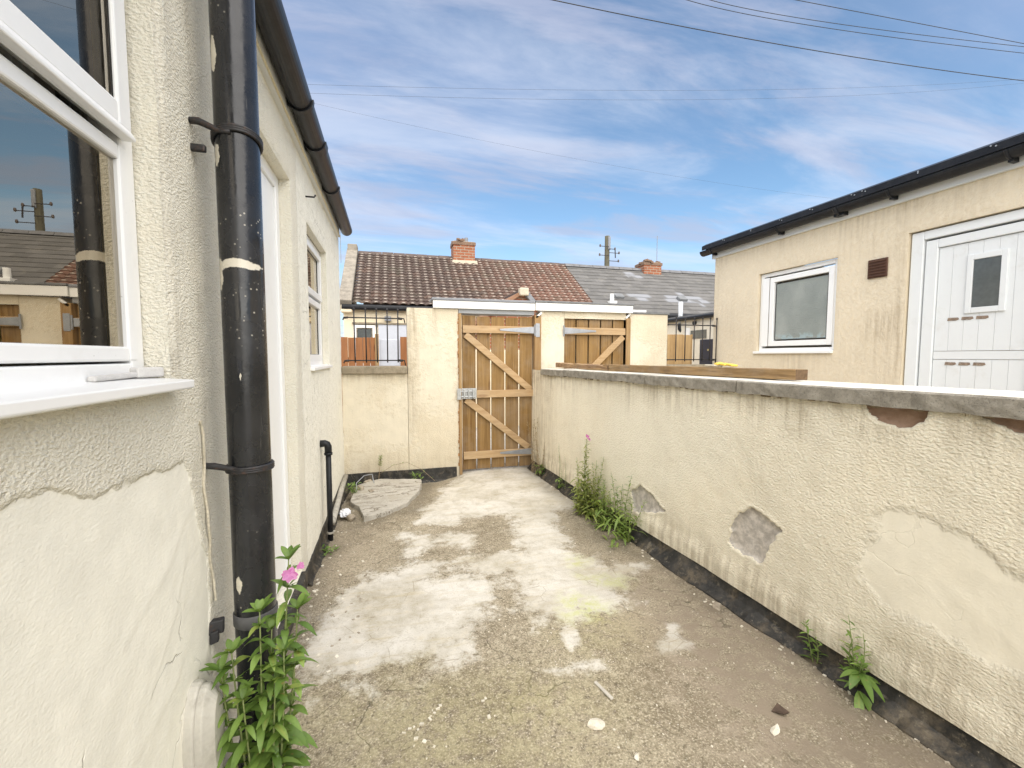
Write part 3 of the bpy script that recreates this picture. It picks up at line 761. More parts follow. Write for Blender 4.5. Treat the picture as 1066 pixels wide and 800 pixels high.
d = MB(); d.quad((LX + .12, -3.1, 2.83), (LX + .12, 5.25, 2.83), (-3.2, 5.25, 4.3), (-3.2, -3.1, 4.3)); d.quad((-3.2, -3.1, 4.3), (-3.2, 5.25, 4.3), (-6.2, 5.25, 2.83), (-6.2, -3.1, 2.83))
d.add([(LX, 5.2, 2.7), (-6, 5.2, 2.7), (-3.2, 5.2, 4.28)], [(0, 1, 2)]); d.add([(LX, -3, 2.7), (-6, -3, 2.7), (-3.2, -3, 4.28)], [(0, 1, 2)])
d.build('roof', M['felt'], house)
d = MB(); d.tube([(LX - .01, 3.27, 2.5), (LX + .055, 3.27, 2.5), (LX + .065, 3.27, 2.515)], .006, 8); d.build('hook', M['black_iron'], house)

# soil pipe
PX, PY, PR = -.432, 1.512, .0585
sp = thing('drainpipe', 'thick black drainpipe with chipped paint running up the cream house wall beside the window', 'drainpipe', (PX, PY, 0))
na = 48; zs = np.arange(0, 3.3, .01)
mb = MB(); A = []
th = np.linspace(0, 2 * math.pi, na, endpoint=False)
chips = [(2.28, -2.4, .045, .26), (2.00, -2.42, .034, .22), (.72, -2.1, .028, .18), (2.42, -1.9, .02, .05), (2.18, -1.9, .02, .04), (1.69, -1.55, .013, 1.3), (1.66, -2.55, .05, .25), (1.45, -1.5, .01, .06), (1.36, -1.55, .012, .05), (2.9, -2.4, .02, .08), (1.70, -2.7, .05, .05)]
for z in zs:
    rr = PR + (.0 if not (1.02 < z < 1.03) else 0)
    for t in th:
        mb.v.append((PX + rr * math.cos(t), PY + rr * math.sin(t), z))
        v = 0
        ta = (t + math.pi) % (2 * math.pi) - math.pi
        for (cz, ca, hz, ha) in chips:
            da = abs((ta - ca + math.pi) % (2 * math.pi) - math.pi)
            e = math.hypot((z - cz - (.004 * math.sin(ta * 3) if ha > .5 else 0)) / hz, da / ha)
            v = max(v, max(0, min(1, 1.0 - .5 * e)))
        A.append(v)
for i in range(len(zs) - 1):
    for k in range(na):
        mb.f.append([i * na + k, i * na + (k + 1) % na, (i + 1) * na + (k + 1) % na, (i + 1) * na + k]); mb.mi.append(0)
mb.build('pipe', M['pipe'], sp, smooth=True, attrs={'chip': A})
def strap(z, tilt=.03, lug=True):
    mb = MB(); n = 28
    pts = []
    for k in range(n + 1):
        a = R(-200) + R(320) * k / n
        pts.append((PX + (PR + .004) * math.cos(a), PY + (PR + .004) * math.sin(a), z + tilt * math.cos(a + 1.2) * .5))
    for h in (-.006, 0, .006):
        mb.tube([(p[0], p[1], p[2] + h) for p in pts], .0052, 6)
    mb.tube([(LX - .01, PY - .055, z + .022), (LX + .03, PY - .06, z + .02), (PX - .035, PY - PR * .86, z + .006), (PX + .0, PY - PR - .004, z)], [.0085, .010, .0085, .006], 10)
    return mb.build('strap', M['black_iron'], sp, smooth=True)
strap(2.06); strap(1.075, .0)
mb = MB(); mb.obox((LX + .012, PY - .05, .60), (1, .2, 0), (-.2, 1, 0), (0, .1, 1), .022, .012, .02); mb.obox((LX + .012, PY - .062, .575), (1, .2, .2), (-.2, 1, 0), (0, .1, 1), .012, .010, .018)
mb.build('broken_bracket', M['black_iron'], sp, bevel=.004)
mb = MB(); mb.obox((LX + .02, PY - .05, 2.01), (1, 0, 0), (0, 1, 0), (0, 0, 1), .022, .008, .010)
mb.build('broken_bracket', M['black_iron'], sp, bevel=.004)
mb = MB()
mb.tube([(PX, PY, .575), (PX, PY, .579), (PX, PY, .612), (PX, PY, .616)], [PR + .001, PR + .004, PR + .004, PR + .001], 48, False)
mb.build('collar', simple('faded_black_collar', (.10, .10, .105), .5, .2), sp, smooth=True)

# painted-over cable on the wall
mb = MB(); pts = []
for i in range(40):
    t = i / 39; z = 1.235 - .56 * t; y = 1.425 + .05 * t + .006 * math.sin(t * 9) + .003 * math.sin(t * 31)
    pts.append((LX + .0065 + .004 * math.exp(-((y - 1.41) / .05) ** 2) + .003 * math.sin(t * 14), y, z))
mb.tube(pts, .0038, 8)
tag(recenter(mb.build('cable', simple('painted_over_cable', (.52, .48, .38), .8, .35, 12)), (LX, 1.45, .7)), 'thin painted-over cable running down the cream wall beside the drainpipe', 'cable')

# oval outlet cover
oc = thing('outlet_cover', 'off-white oval plastic cover bulging from the house wall behind the big leafy plant', 'wall cover', (LX, 1.325, .36))
def oval(hw, hh, n=36):
    out = []
    for k in range(n):
        a = 2 * math.pi * k / n
        out.append((math.copysign(abs(math.cos(a)) ** .95, math.cos(a)) * hw, math.copysign(abs(math.sin(a)) ** .95, math.sin(a)) * hh))
    return out
def loft(rings, name, mat, parent):
    mb = MB(); n = len(rings[0])
    for r_ in rings: mb.v += [tuple(p) for p in r_]
    for i in range(len(rings) - 1):
        for k in range(n): mb.f.append([i * n + k, i * n + (k + 1) % n, (i + 1) * n + (k + 1) % n, (i + 1) * n + k]); mb.mi.append(0)
    mb.f.append(list(range((len(rings) - 1) * n, len(rings) * n))); mb.mi.append(0)
    return mb.build(name, mat, parent, bevel=.003, smooth=False)
OY, OZ = 1.325, .36
ring = lambda hw, hh, w: [(LX + w, OY + a, OZ + b) for a, b in oval(hw, hh)]
loft([ring(.072, .165, -.01), ring(.072, .165, .018), ring(.068, .160, .022)], 'base', M['outlet'], oc)
loft([ring(.064, .154, .021), ring(.064, .154, .038), ring(.036, .118, .060), ring(.033, .112, .0605)], 'dome', M['outlet'], oc)

# black waste pipe with elbow
wp = thing('waste_pipe', 'slim black waste pipe with an elbow coming out of the cream house wall', 'pipe', (-.48, 3.58, 0))
mb = MB(); mb.tube([(-.482, 3.58, -.06), (-.482, 3.58, .70)], .021, 14); mb.build('pipe', M['black_plastic'], wp, smooth=True)
mb = MB(); mb.tube([(LX - .01, 3.575, .745), (-.505, 3.578, .746), (-.49, 3.58, .738), (-.482, 3.58, .72), (-.482, 3.58, .665)], .027, 14)
mb.tube([(-.482, 3.58, .672), (-.482, 3.58, .655)], .031, 14); mb.build('elbow', M['black_plastic'], wp, smooth=True)
mb = MB(); mb.tube([(-.482, 3.58, .03), (-.482, 3.58, .045)], .026, 14); mb.build('collar', M['old_pipe'], wp)
# grimy pipe on the ground
mb = MB(); pts = [(-.495, 3.80, .035), (-.50, 4.2, .055), (-.505, 4.6, .075), (-.507, 5.05, .09)]
mb.tube(pts, .026, 12)
tag(recenter(mb.build('loose_pipe', M['old_pipe'], smooth=True), pts[0]), 'grimy grey pipe lying along the foot of the house wall', 'pipe')

# =================================================================== YARD WALL ON THE RIGHT
pw = thing('yard_wall', 'long low cream rendered yard wall with a grey concrete coping and a crumbling patch', 'wall', (1.85, 2.6, 0))
def pw_world(s, z, d): return (WX(s) - d * .99875, s - d * .05, z)
GREY = [[(2.04, 0.34), (1.99, 0.5), (1.89, 0.59), (1.78, 0.57), (1.7, 0.53), (1.74, 0.47), (1.77, 0.42), (1.81, 0.31), (1.9, 0.31), (2.0, 0.31)],
        [(3.02, 0.34), (2.9, 0.42), (2.74, 0.39), (2.6, 0.32), (2.73, 0.27), (2.97, 0.19)]]
BROWN = [[(1.34, 1.2), (1.33, 1.27), (1.12, 1.27), (1.12, 1.21), (1.14, 1.17), (1.21, 1.135), (1.29, 1.155)], [(0.98, 1.21), (.98, 1.27), (0.7, 1.27), (0.7, 1.17), (0.85, 1.165), (0.91, 1.185), (0.96, 1.2)]]
PSM = [(1.35, 0.57), (1.3, 0.72), (1.19, 0.81), (1.05, 0.8), (0.94, 0.76), (0.82, 0.72), (.6, .7), (.6, .42), (0.79, 0.40), (0.83, 0.37), (0.99, 0.37), (1.2, 0.42), (1.35, 0.47)]
PPL = [(3.59, 0.54), (3.28, 1.02), (2.37, 1.15), (1.98, 0.99), (2.04, 0.76), (2.63, 0.4), (3.26, 0.36)]
def pw_bare(s, z):
    d = np.full(s.shape, 9.0)
    for p in GREY + BROWN: d = np.minimum(d, sdf(s, z, p))
    return d + fbm(s, z, 30, 4, 61) * .03
def pw_smooth(s, z): return sdf(s, z, PSM) + fbm(s, z, 9, 4, 63) * .11
def pw_disp(s, z):
    b = sstep(.004, -.004, pw_bare(s, z)); c = sstep(-.02, .02, pw_smooth(s, z))
    d = fbm(s, z, 1.8, 4, 65) * .022 + fbm(s, z, 8, 3, 66) * .006
    d = d + .002 * c + c * fbm(s, z, 42, 2, 67) * .0015 * (1 - b) - .022 * b + .006 * b * fbm(s, z, 20, 3, 68)
    d = d + .012 * sstep(.26, .165, z) + .004 * sstep(.0, -.03, np.abs(pw_bare(s, z)) - .03)
    return d
def pw_attr(s, z):
    b = pw_bare(s, z); bare = np.clip(.5 - b / .03, 0, 1)
    coarse = np.clip(.5 + pw_smooth(s, z) / .2, 0.08, 1)
    st = .85 * sstep(1.0, 1.25, z + fbm(s, z * 0, 8, 4, 69) * .3) * (.45 + .9 * np.clip(fbm(s, z * 0, 1.5, 3, 70) + .45, 0, 1))
    st = st + .5 * np.exp(-((s - 3.05) / .05) ** 2) * sstep(.75, 1.2, z) + .55 * np.exp(-((s - 2.83) / .012) ** 2) * sstep(.85, 1.2, z)
    st = st + .7 * sstep(.36, .17, z + fbm(s, z, 6, 4, 71) * .2) + .06 + .25 * np.clip(fbm(s, z, 2.2, 4, 72), 0, 1)
    st = st + .4 * sstep(4.3, 4.7, s)
    return dict(coarse=coarse, bare=bare, stain=np.clip(st, 0, 1), pale=np.clip(.5 - sdf(s, z, PPL) / .5, 0, 1))
def pw_extra(mb, W):
    mb.quad((WX(-3) + .24, -3, -.2), (WX(-3) + .24, -3, 1.22), (WX(BY) + .24, BY, 1.22), (WX(BY) + .24, BY, -.2))
    mb.quad(W(-3, -.2, 0), W(-3, 1.22, 0), (WX(-3) + .24, -3, 1.22), (WX(-3) + .24, -3, -.2))
render_sheet('wall', np.concatenate([axis((-3, .5, .12)), axis((.52, 3.4, .009)), axis((3.42, 5.21, .016))]), axis((.10, .155, .02), (.155, 1.21, .009), (1.21, 1.25, .02)),
             pw_world, pw_disp, pw_attr, [], M['render_party'], pw, -1, pw_extra)
mapp = lambda u, y, v: (WX(y) - u, y, v)
def pwp(y):
    e = .012 * math.sin(y * 3.1) + .008 * math.sin(y * 11.3)
    return [(-.02, .165 + e * .5), (-.006, .16 + e * .5), (.002 + e * .3, .09), (.018 + e * .5, .045 + e), (.045 + e, .022), (.075 + e, -.005), (.085 + e, -.06)]
rough_plinth('plinth', pwp, -3, 5.19, pw, .035)
# coping stones
joints = [-3, -1.2, -.3, .55, 1.99, 2.83, 3.5, 4.25, 4.86]
for i in range(len(joints) - 1):
    a, b = joints[i] + .004, joints[i + 1] - .004
    mb = MB(); th_ = math.atan(.05); zc0 = 1.272 + (4.75 - a) * .005; zc1 = 1.272 + (4.75 - b) * .005
    N = max(3, int((b - a) / .05)); jz = random.uniform(-.003, .003)
    for q in range(N + 1):
        y = a + (b - a) * q / N; zt = zc0 + (zc1 - zc0) * q / N + jz; x0 = WX(y) - .03 + random.uniform(-.003, .003)
        j = lambda s_: random.uniform(-s_, s_)
        prof = [(x0 + j(.002), zt - .068 + j(.004)), (x0 + j(.003), zt - .035), (x0 + j(.002), zt - .007), (x0 + .008, zt + j(.001)), (x0 + .2, zt + .002), (x0 + .385, zt), (x0 + .39, zt - .07)]
        mb.v += [(x, y, z) for x, z in prof]
    m_ = 7
    for q in range(N):
        for k in range(m_):
            k2 = (k + 1) % m_
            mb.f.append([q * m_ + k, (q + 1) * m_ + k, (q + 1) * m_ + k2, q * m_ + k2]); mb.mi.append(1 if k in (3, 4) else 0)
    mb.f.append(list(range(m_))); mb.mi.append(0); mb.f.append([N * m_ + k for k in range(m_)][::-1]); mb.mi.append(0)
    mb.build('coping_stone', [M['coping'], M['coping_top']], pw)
mb = MB()   # crumbling mortar bed under the coping
for i in range(90):
    y = random.uniform(.55, 4.8); s_ = random.uniform(.005, .014)
    mb.obox((WX(y) + .003, y, 1.210 + (4.75 - y) * .005 - random.uniform(0, .012)), (random.random(), 1, 0), (1, -random.random(), 0), (0, 0, 1), s_ * 2, s_ * .7, s_ * .7)
mb.build('mortar_bed', simple('dirty_mortar', (.25, .2, .13), .95, .4, 30, .6), pw)

# timbers lying on the coping
def timber(p, q, w, h, mat, name, label, rot=0, jag=0):
    p = Vector(p); q = Vector(q); d = (q - p).normalized(); sd = d.cross(Vector((0, 0, 1))).normalized(); up = Vector((0, 0, 1))
    mb = MB(); N = max(8, int((q - p).length / .05))
    for i in range(N + 1):
        c = p + (q - p) * i / N
        j = lambda: random.uniform(-jag, jag)
        k = 1.0
        for (a, b) in ((-1, 0), (1, 0), (1, 1), (-1, 1)):
            mb.v.append(tuple(c + sd * (a * w / 2 + j()) + up * (b * h + (j() if b else 0))))
    for i in range(N):
        for k in range(4): mb.f.append([i * 4 + k, (i + 1) * 4 + k, (i + 1) * 4 + (k + 1) % 4, i * 4 + (k + 1) % 4]); mb.mi.append(0)
    mb.f.append([0, 1, 2, 3]); mb.mi.append(1); mb.f.append([N * 4 + k for k in (3, 2, 1, 0)]); mb.mi.append(1)
    o = mb.build(name, [mat, simple('dark_end_grain', (.12, .075, .04), .9, .4, 60, .5)], None, bevel=.003)
    recenter(o, p); tag(o, label, 'timber'); return o
ct = lambda y: 1.277 + (4.75 - y) * .005
timber((2.105, 1.80, ct(1.8)), (1.99, 3.74, ct(3.7)), .09, .058, M['beam_wood'], 'timber_beam', 'long squared timber lying on the wall coping, its sawn end facing out', 0, .0015)
timber((1.985, 3.64, ct(3.64)), (1.925, 4.80, ct(4.8) + .012), .10, .05, M['rot_wood'], 'timber_beam', 'shorter dark rotten timber lying on the coping near the neighbour gate', 0, .007)
mb = MB()
for k in range(3): mb.obox((2.09 - .006 * k, 2.28 + .05 * k, ct(2.3) + .074 + .004 * k), (.2, 1, .1), (1, -.2, .1 * k), (0, 0, 1), .035 - .008 * k, .022, .006)
tag(recenter(mb.build('plastic_scrap', M['yellow'], bevel=.004), (2.09, 2.3, ct(2.3) + .07)), 'small yellow plastic scrap on top of the long timber', 'scrap')
mb = MB(); mb.obox((2.06, 2.42, ct(2.4) + .071), (.1, 1, .0), (1, -.1, 0), (0, 0, 1), .05, .02, .004)
tag(recenter(mb.build('plaster_scrap', M['whitestone'], bevel=.002), (2.06, 2.42, ct(2.4) + .066)), 'flat whitish scrap beside the yellow scrap on the timber', 'scrap')

# =================================================================== BACK WALL WITH GATES
bw = thing('back_wall', 'cream rendered back wall with a low stone-capped section between house and gate', 'wall', (.3, BY, 0))
def bw_world(s, z, d): return (s, BY - d, z)
def bw_disp(s, z): return fbm(s, z, 2, 4, 81) * .014 + fbm(s, z, 10, 3, 82) * .004
def bw_attr(s, z):
    st = .35 * sstep(.3, .02, z + fbm(s, z, 4, 3, 83) * .3) + .55 * np.exp(-((s - .235) / .07) ** 2) * sstep(.2, .9, z) + .5 * np.exp(-((s - .50) / .045) ** 2) * sstep(1.5, 1.95, z)
    st = st + .5 * sstep(1.1, 1.2, z) * (s < .2) + .10 + .5 * np.exp(-((s + .05) / .02) ** 2 - ((z - .83) / .012) ** 2)
    st = st + .35 * np.exp(-((s - .28) / .04) ** 2) * sstep(1.3, 1.9, z)
    return dict(coarse=.5 + .3 * np.clip(fbm(s, z, 2, 3, 84) * 2, -1, 1), bare=0 * s, stain=np.clip(st, 0, 1), pale=np.clip(.2 + fbm(s, z, 1.6, 3, 85), 0, 1) * .7)
def bx_extra(x0, x1, z1):
    def f(mb, W):
        mb.quad(W(x0, -.1, 0), W(x0, z1, 0), (x0, BY + .22, z1), (x0, BY + .22, -.1)); mb.quad(W(x1, -.1, 0), W(x1, z1, 0), (x1, BY + .22, z1), (x1, BY + .22, -.1))
        mb.quad((x0, BY + .22, -.1), (x0, BY + .22, z1), (x1, BY + .22, z1), (x1, BY + .22, -.1)); mb.quad(W(x0, z1, 0), (x0, BY + .22, z1), (x1, BY + .22, z1), W(x1, z1, 0))
    return f
def bw_panel(name, x0, x1, z1, z0=-.1):
    return render_sheet(name, axis((x0, x1, .02)), axis((z0, z1, .02)), bw_world, bw_disp, bw_attr, [], M['render_back'], bw, 1, bx_extra(x0, x1, z1))
bw_panel('low_panel', -.535, .183, 1.213)
bw_panel('pier', .187, .785, 1.982)
bw_panel('pier', 1.835, 2.15, 1.985)
bw_panel('lintel', 2.152, 3.035, 2.0, 1.903)
bw_panel('pier', 3.10, 3.676, 1.985)
bw_panel('low_panel', 3.68, 4.565, 1.20)
mb = MB(); mb.box(-.535, .178, BY - .05, BY + .25, 1.216, 1.305); mb.build('coping_stone', M['stone_dark'], bw, bevel=.012)
mb = MB(); mb.box(3.68, 4.565, BY - .05, BY + .25, 1.203, 1.30); mb.build('coping_stone', M['stone_dark'], bw, bevel=.012)
mb = MB(); mb.box(3.105, 3.70, BY - .015, BY + .24, 1.988, 2.012); mb.build('cap_felt', M['felt'], bw, bevel=.004)
# torn render lip down the edge by the gate
mb = MB()
for i in range(46):
    z = .1 + i * .04; mb.obox((.785 + random.uniform(-.004, .008), BY - .004, z), (1, 0, 0), (0, 1, 0), (.1 * random.uniform(-1, 1), 0, 1), random.uniform(.004, .012), .008, random.uniform(.012, .024))
mb.build('ragged_edge', simple('orange_brown_mortar', (.36, .19, .08), .95, .5, 30, .6), bw)
mapp = lambda u, y, v: (y, BY - u, v)
rough_plinth('plinth', lambda y: [(-.004, .075), (.014, .07), (.02, .0), (.03, -.06), (.06, -.1), (.07, -.16)], -.53, .785, bw, .04)

def railing(x0, x1, bars, label, name='iron_railing', bend=True, rlabel=None):
    t = thing(name, label, 'railing', ((x0 + x1) / 2, BY + .08, 1.3), 'iron railings on the back wall')
    y = BY + .08
    for z in (1.37, 1.86):
        mb = MB(); mb.tube([(x0, y, z - .03), (x0 + .012, y, z), (x0 + .05, y, z), (x1 - .05, y, z), (x1 - .012, y, z), (x1, y, z - (.05 if z > 1.5 else .06))], .0075, 8)
        mb.tube([(x1 - .075, y, z), (x1 - .03, y, z - .004)], .014, 8); mb.tube([(x0 + .015, y, z - .005), (x0 + .055, y, z)], .012, 8)
        mb.build('rail', M['black_iron'], t, smooth=True)
    for x in bars:
        mb = MB(); top = 1.955; lean = random.uniform(-.006, .006)
        mb.tube([(x + lean, y - .011, 1.345), (x, y - .011, top)], .0072, 8)
        mb.tube([(x, y - .011, top - .012), (x, y - .011, top), (x, y - .011, top + .010), (x, y - .011, top + .018)], [.006, .013, .012, .004], 10)
        mb.build('bar', M['black_iron'], t, smooth=True)
    return t
railing(-.52, .165, [-.40, -.275, -.155, -.035, .085], 'black iron railing with ball tips on the low wall beside the house', )
railing(3.69, 4.56, [3.72, 3.87, 4.02, 4.17, 4.31, 4.44, 4.55], 'black iron railing on the low wall beside the extension')

def gate(x0, x1, z0, z1, y, nb, hinge_right, label, rails, braces, strap_z, latch, posts):
    t = thing('wooden_gate', label, 'gate', ((x0 + x1) / 2, y, 0), 'wooden gates in the back wall')
    mb = MB(); wd = (x1 - x0) / nb
    for i in range(nb):
        a = x0 + wd * i + .009; b = x0 + wd * (i + 1) - .009; dz = random.uniform(-.008, .008)
        vs = []
        mb.box(a, b, y, y + .02, z0 + random.uniform(0, .012), z1 + dz)
    mb.build('board_panel', M['board'], t, bevel=.003)
    for z in rails:
        mb = MB(); mb.box(x0 + .012, x1 - .004, y - .04, y - .001, z - .045, z + .045); mb.build('rail', M['rail_wood'], t, bevel=.004)
    for (ax, az, bx_, bz) in braces:
        mb = MB(); mb.beam((ax, y - .0185, az), (bx_, y - .0185, bz), .037, .078, (0, 0, 1)); mb.build('brace', M['rail_wood'], t, bevel=.004)
    for z in strap_z:
        mb = MB(); s = 1 if hinge_right else -1; xh = x1 if hinge_right else x0
        L = .44
        pts = [(xh - s * .0, z - .042), (xh - s * .0, z + .042), (xh - s * L, z + .010), (xh - s * L, z - .010)]
        mb.prism(pts if s < 0 else pts[::-1], lambda u, v, q: (u, q, v), y - .046, y - .0415)
        mb.tube([(xh + s * .012, y - .046, z - .07), (xh + s * .012, y - .046, z + .07)], .009, 10)
        if hinge_right: mb.box(xh + .02, xh + .075, y - .057, y - .052, z - .085, z + .085)
        mb.build('hinge', M['galv'], t, bevel=.0015)
    for (a, b) in posts:
        mb = MB(); mb.box(a, b, y - .05, y + .06, -.03 if z0 < .5 else z0, z1 + .025); mb.build('gate_post', M['post_wood'], t, bevel=.004)
    if latch:
        lx, lz = latch
        mb = MB(); mb.box(lx - .03, lx + .155, y - .046, y - .0415, lz - .055, lz + .075); lt = mb.build('latch', M['galv_bright'], t, bevel=.002)
        mb = MB(); mb.tube([(lx - .075, y - .056, lz + .04), (lx + .12, y - .056, lz + .04)], .009, 10); mb.tube([(lx - .075, y - .056, lz - .025), (lx + .13, y - .056, lz - .025)], .009, 10)
        mb.tube([(lx + .11, y - .056, lz - .025), (lx + .11, y - .085, lz - .04)], .009, 8)
        for dx in (0, .055, .11): mb.box(lx + dx - .009, lx + dx + .009, y - .07, y - .047, lz - .05, lz + .065)
        mb.box(lx - .085, lx - .035, y - .068, y - .063, lz - .06, lz + .075)
        mb.build('bolt', M['galv_bright'], lt, bevel=.002)
    return t
gate(.825, 1.735, .012, 1.905, BY + .03, 5, True, 'tall weathered wooden gate with two diagonal braces and a zinc bolt at the path end',
     [1.745, .955, .20], [(.87, 1.68, 1.70, .995), (.87, .89, 1.67, .26)], [1.745, .21], (.845, .955), [(.787, .82), (1.745, 1.83)])
gate(2.152, 3.03, .3, 1.90, BY + .03, 5, False, 'neighbouring wooden gate with one diagonal brace showing above the long wall',
     [1.745, .955], [(3.0, 1.68, 2.25, .98)], [1.745], None, [(3.035, 3.098)])
# board lintel / little flat roof over the gates
lr = thing('gate_canopy', 'long white fascia board with grey felt capping over the two wooden gates', 'canopy', (1.75, BY, 2))
mb = MB(); mb.box(.485, 1.742, BY - .035, BY + .0, 1.987, 2.075); mb.build('fascia', M['white_board'], lr, bevel=.003)
mb = MB(); mb.box(1.748, 3.11, BY - .05, BY - .015, 1.99, 2.085); mb.build('fascia', M['white_board'], lr, bevel=.003)
mb = MB(); mb.box(.47, 1.744, BY - .045, BY + .26, 2.077, 2.107); mb.build('felt_capping', M['lead'], lr, bevel=.006)
mb = MB(); mb.box(1.748, 3.125, BY - .06, BY + .26, 2.087, 2.112); mb.build('felt_capping', M['felt'], lr, bevel=.006)
mb = MB(); mb.box(.79, 1.742, BY + .0015, BY + .24, 1.935, 2.074); mb.build('soffit', M['soffit'], lr)
mb = MB(); mb.obox((1.80, BY - .01, 1.935), (1, 0, .9), (0, 1, 0), (-.9, 0, 1), .05, .01, .012); mb.build('bracket', M['white_board'], lr)
mb = MB(); mb.obox((3.06, BY - .01, 1.955), (1, 0, .9), (0, 1, 0), (-.9, 0, 1), .045, .01, .012); mb.build('bracket', M['white_board'], lr)

# =================================================================== EXTENSION ON THE RIGHT
XB = 4.572
ext = thing('flat_roof_extension', 'cream rendered flat-roofed extension with white door, small frosted window and black eaves', 'building', (XB, 2, 0))
def ex_world(s, z, d): return (XB - d, s, z)
def ex_disp(s, z): return fbm(s, z, 1.6, 4, 91) * .010 + fbm(s, z, 8, 3, 92) * .002
def ex_attr(s, z):
    st = .7 * np.clip(fbm(s, z, 1.5, 5, 93) * 2.4, 0, 1) + .45 * np.exp(-((s - 2.93) / .06) ** 2) + .4 * sstep(5.15, 5.36, s) + .35 * sstep(2.6, 2.8, z)
    st = st + .6 * np.exp(-((s - 3.1) / .22) ** 2 - ((z - 1.72) / .14) ** 2)
    return dict(coarse=.5 + .0 * s, bare=0 * s, stain=np.clip(st, 0, 1), pale=np.clip(.15 + fbm(s, z, 1.1, 3, 94), 0, 1) * .8)
OPX = [(3.555, 4.575, 1.468, 2.468, .045), (1.95, 2.905, .3, 2.54, .075)]
def ex_extra(mb, W):
    mb.quad(W(5.36, -.1, 0), W(5.36, 2.83, 0), (9.5, 5.36, 2.83), (9.5, 5.36, -.1)); mb.quad(W(-3, -.1, 0), W(-3, 2.83, 0), (9.5, -3, 2.83), (9.5, -3, -.1))
    mb.quad((9.5, -3, -.1), (9.5, -3, 2.83), (9.5, 5.36, 2.83), (9.5, 5.36, -.1))
render_sheet('wall', np.concatenate([axis((-3, 1.2, .2)), axis((1.22, 5.36, .03))]), axis((-.1, 2.85, .03)), ex_world, ex_disp, ex_attr, OPX, M['render_ext'], ext, -1, ex_extra)
mX = lambda s, z, w: (XB + .10 - w, s, z)
wx, _ = framed_window(ext, mX, (3.56, 4.57, 1.475, 2.462), [(3.675, 4.345, 1.62, 2.315, .045)], [(3.60, 4.42, 1.545, 2.395, .062, .015, .075)], .045, .06, glassm=M['obscure'])
w = MB(); w.box(XB + .02, XB + .025, 4.425, 4.52, 1.545, 2.4); w.build('frame_infill', M['upvc'], wx)
w = MB(); w.box(XB - .028, XB + .055, 3.56, 4.60, 1.452, 1.482); w.build('sill', M['upvc'], wx, bevel=.004)
# door
d = MB()
for (a, b, c, e, w0, w1) in ((2.80, 2.895, .3, 2.53, .03, .10), (1.955, 2.02, .3, 2.53, .03, .10), (2.02, 2.80, 2.455, 2.53, .03, .10)):
    d.box(XB + w0, XB + w1, a, b, c, e)
dr = d.build('door', M['white_door'], ext, bevel=.006)
d = MB()
for (a, b, c, e) in ((2.70, 2.79, .32, 2.44), (2.03, 2.10, .32, 2.44), (2.10, 2.70, 2.365, 2.44)):
    d.box(XB + .045, XB + .10, a, b, c, e)
d.build('door_frame', M['white_door'], dr, bevel=.006)
d = MB(); y = 2.695; i = 0
while y > 2.105:
    y2 = max(2.105, y - .098); d.box(XB + .062, XB + .09, y2 + .0018, y, .33, 1.39); d.box(XB + .062, XB + .09, y2 + .0018, y, 1.466, 2.36); y = y2
d.box(XB + .060, XB + .09, 2.105, 2.695, 1.394, 1.462)
d.build('door_panel', M['white_door'], dr, bevel=.0035)
d = MB()
for (a, b, c, e) in ((2.245, 2.285, 1.775, 2.255), (2.455, 2.495, 1.775, 2.255), (2.285, 2.455, 1.775, 1.82), (2.285, 2.455, 2.21, 2.255)): d.box(XB + .048, XB + .08, a, b, c, e)
d.build('pane_frame', M['white_door'], dr, bevel=.004)
d = MB(); d.box(XB + .056, XB + .066, 2.287, 2.453, 1.822, 2.208); d.build('door_pane', M['dark_glass'], dr)
for z in (1.735, 1.355):
    d = MB()
    for (a, b) in ((2.61, 2.53), (2.515, 2.435), (2.42, 2.34)):
        d.prism([(a, z - .012), (a - .004, z + .014), (b + .006, z + .012), (b, z - .004), (b + .02, z - .013)], lambda u, v, q: (q, u, v), XB + .0585, XB + .0605)
    d.build('glue_residue', M['residue'], dr)
# vent
d = MB(); d.box(XB - .018, XB - .004, 3.058, 3.232, 2.18, 2.36); vt = d.build('air_vent', M['brown_vent'], ext, bevel=.003)
d = MB()
for k in range(6): d.obox((XB - .02, 3.145, 2.2 + .028 * k), (0, 1, 0), (1, 0, .7), (-.7, 0, 1), .075, .010, .003)
d.build('louvre', M['brown_vent'], vt)
# eaves
d = MB(); d.box(XB - .03, XB + .02, -3, 5.40, 2.832, 2.965); d.build('fascia', M['grey_fascia'], ext, bevel=.004)
d = MB(); d.prism([(XB - .150, 2.975), (XB - .155, 3.000), (XB - .10, 3.035), (XB + .1, 3.06), (9.6, 3.15), (9.6, 3.05), (XB - .02, 2.968)], lambda u, v, q: (u, q, v), -3.05, 5.44); d.build('roof', M['felt'], ext)
gx_ = half_gutter(XB - .095, 2.952, .065, -3, 5.50, 'gutter', ext, M['black_plastic'])
for y, wd in ((5.3, .03), (4.2, .03), (3.49, .10), (3.0, .03), (2.2, .03), (1.2, .03)):
    mb = MB(); mb.box(XB - .10, XB - .031, y - wd / 2, y + wd / 2, 2.865, 2.90); mb.tube([(XB - .168, y, 2.94), (XB - .14, y, 2.90), (XB - .09, y, 2.882), (XB - .05, y, 2.89)], .011 if wd < .05 else .02, 8)
    mb.build('gutter_bracket', M['black_plastic'], gx_)
d = MB(); d.prism([(XB - .172, 2.955), (XB - .172, 3.015), (XB - .1, 3.052), (XB - .098, 3.048), (XB - .168, 3.012), (XB - .168, 2.955)], lambda u, v, q: (u, q, v), -3.05, 5.445)
d.build('drip_edge', M['black_plastic'], ext)
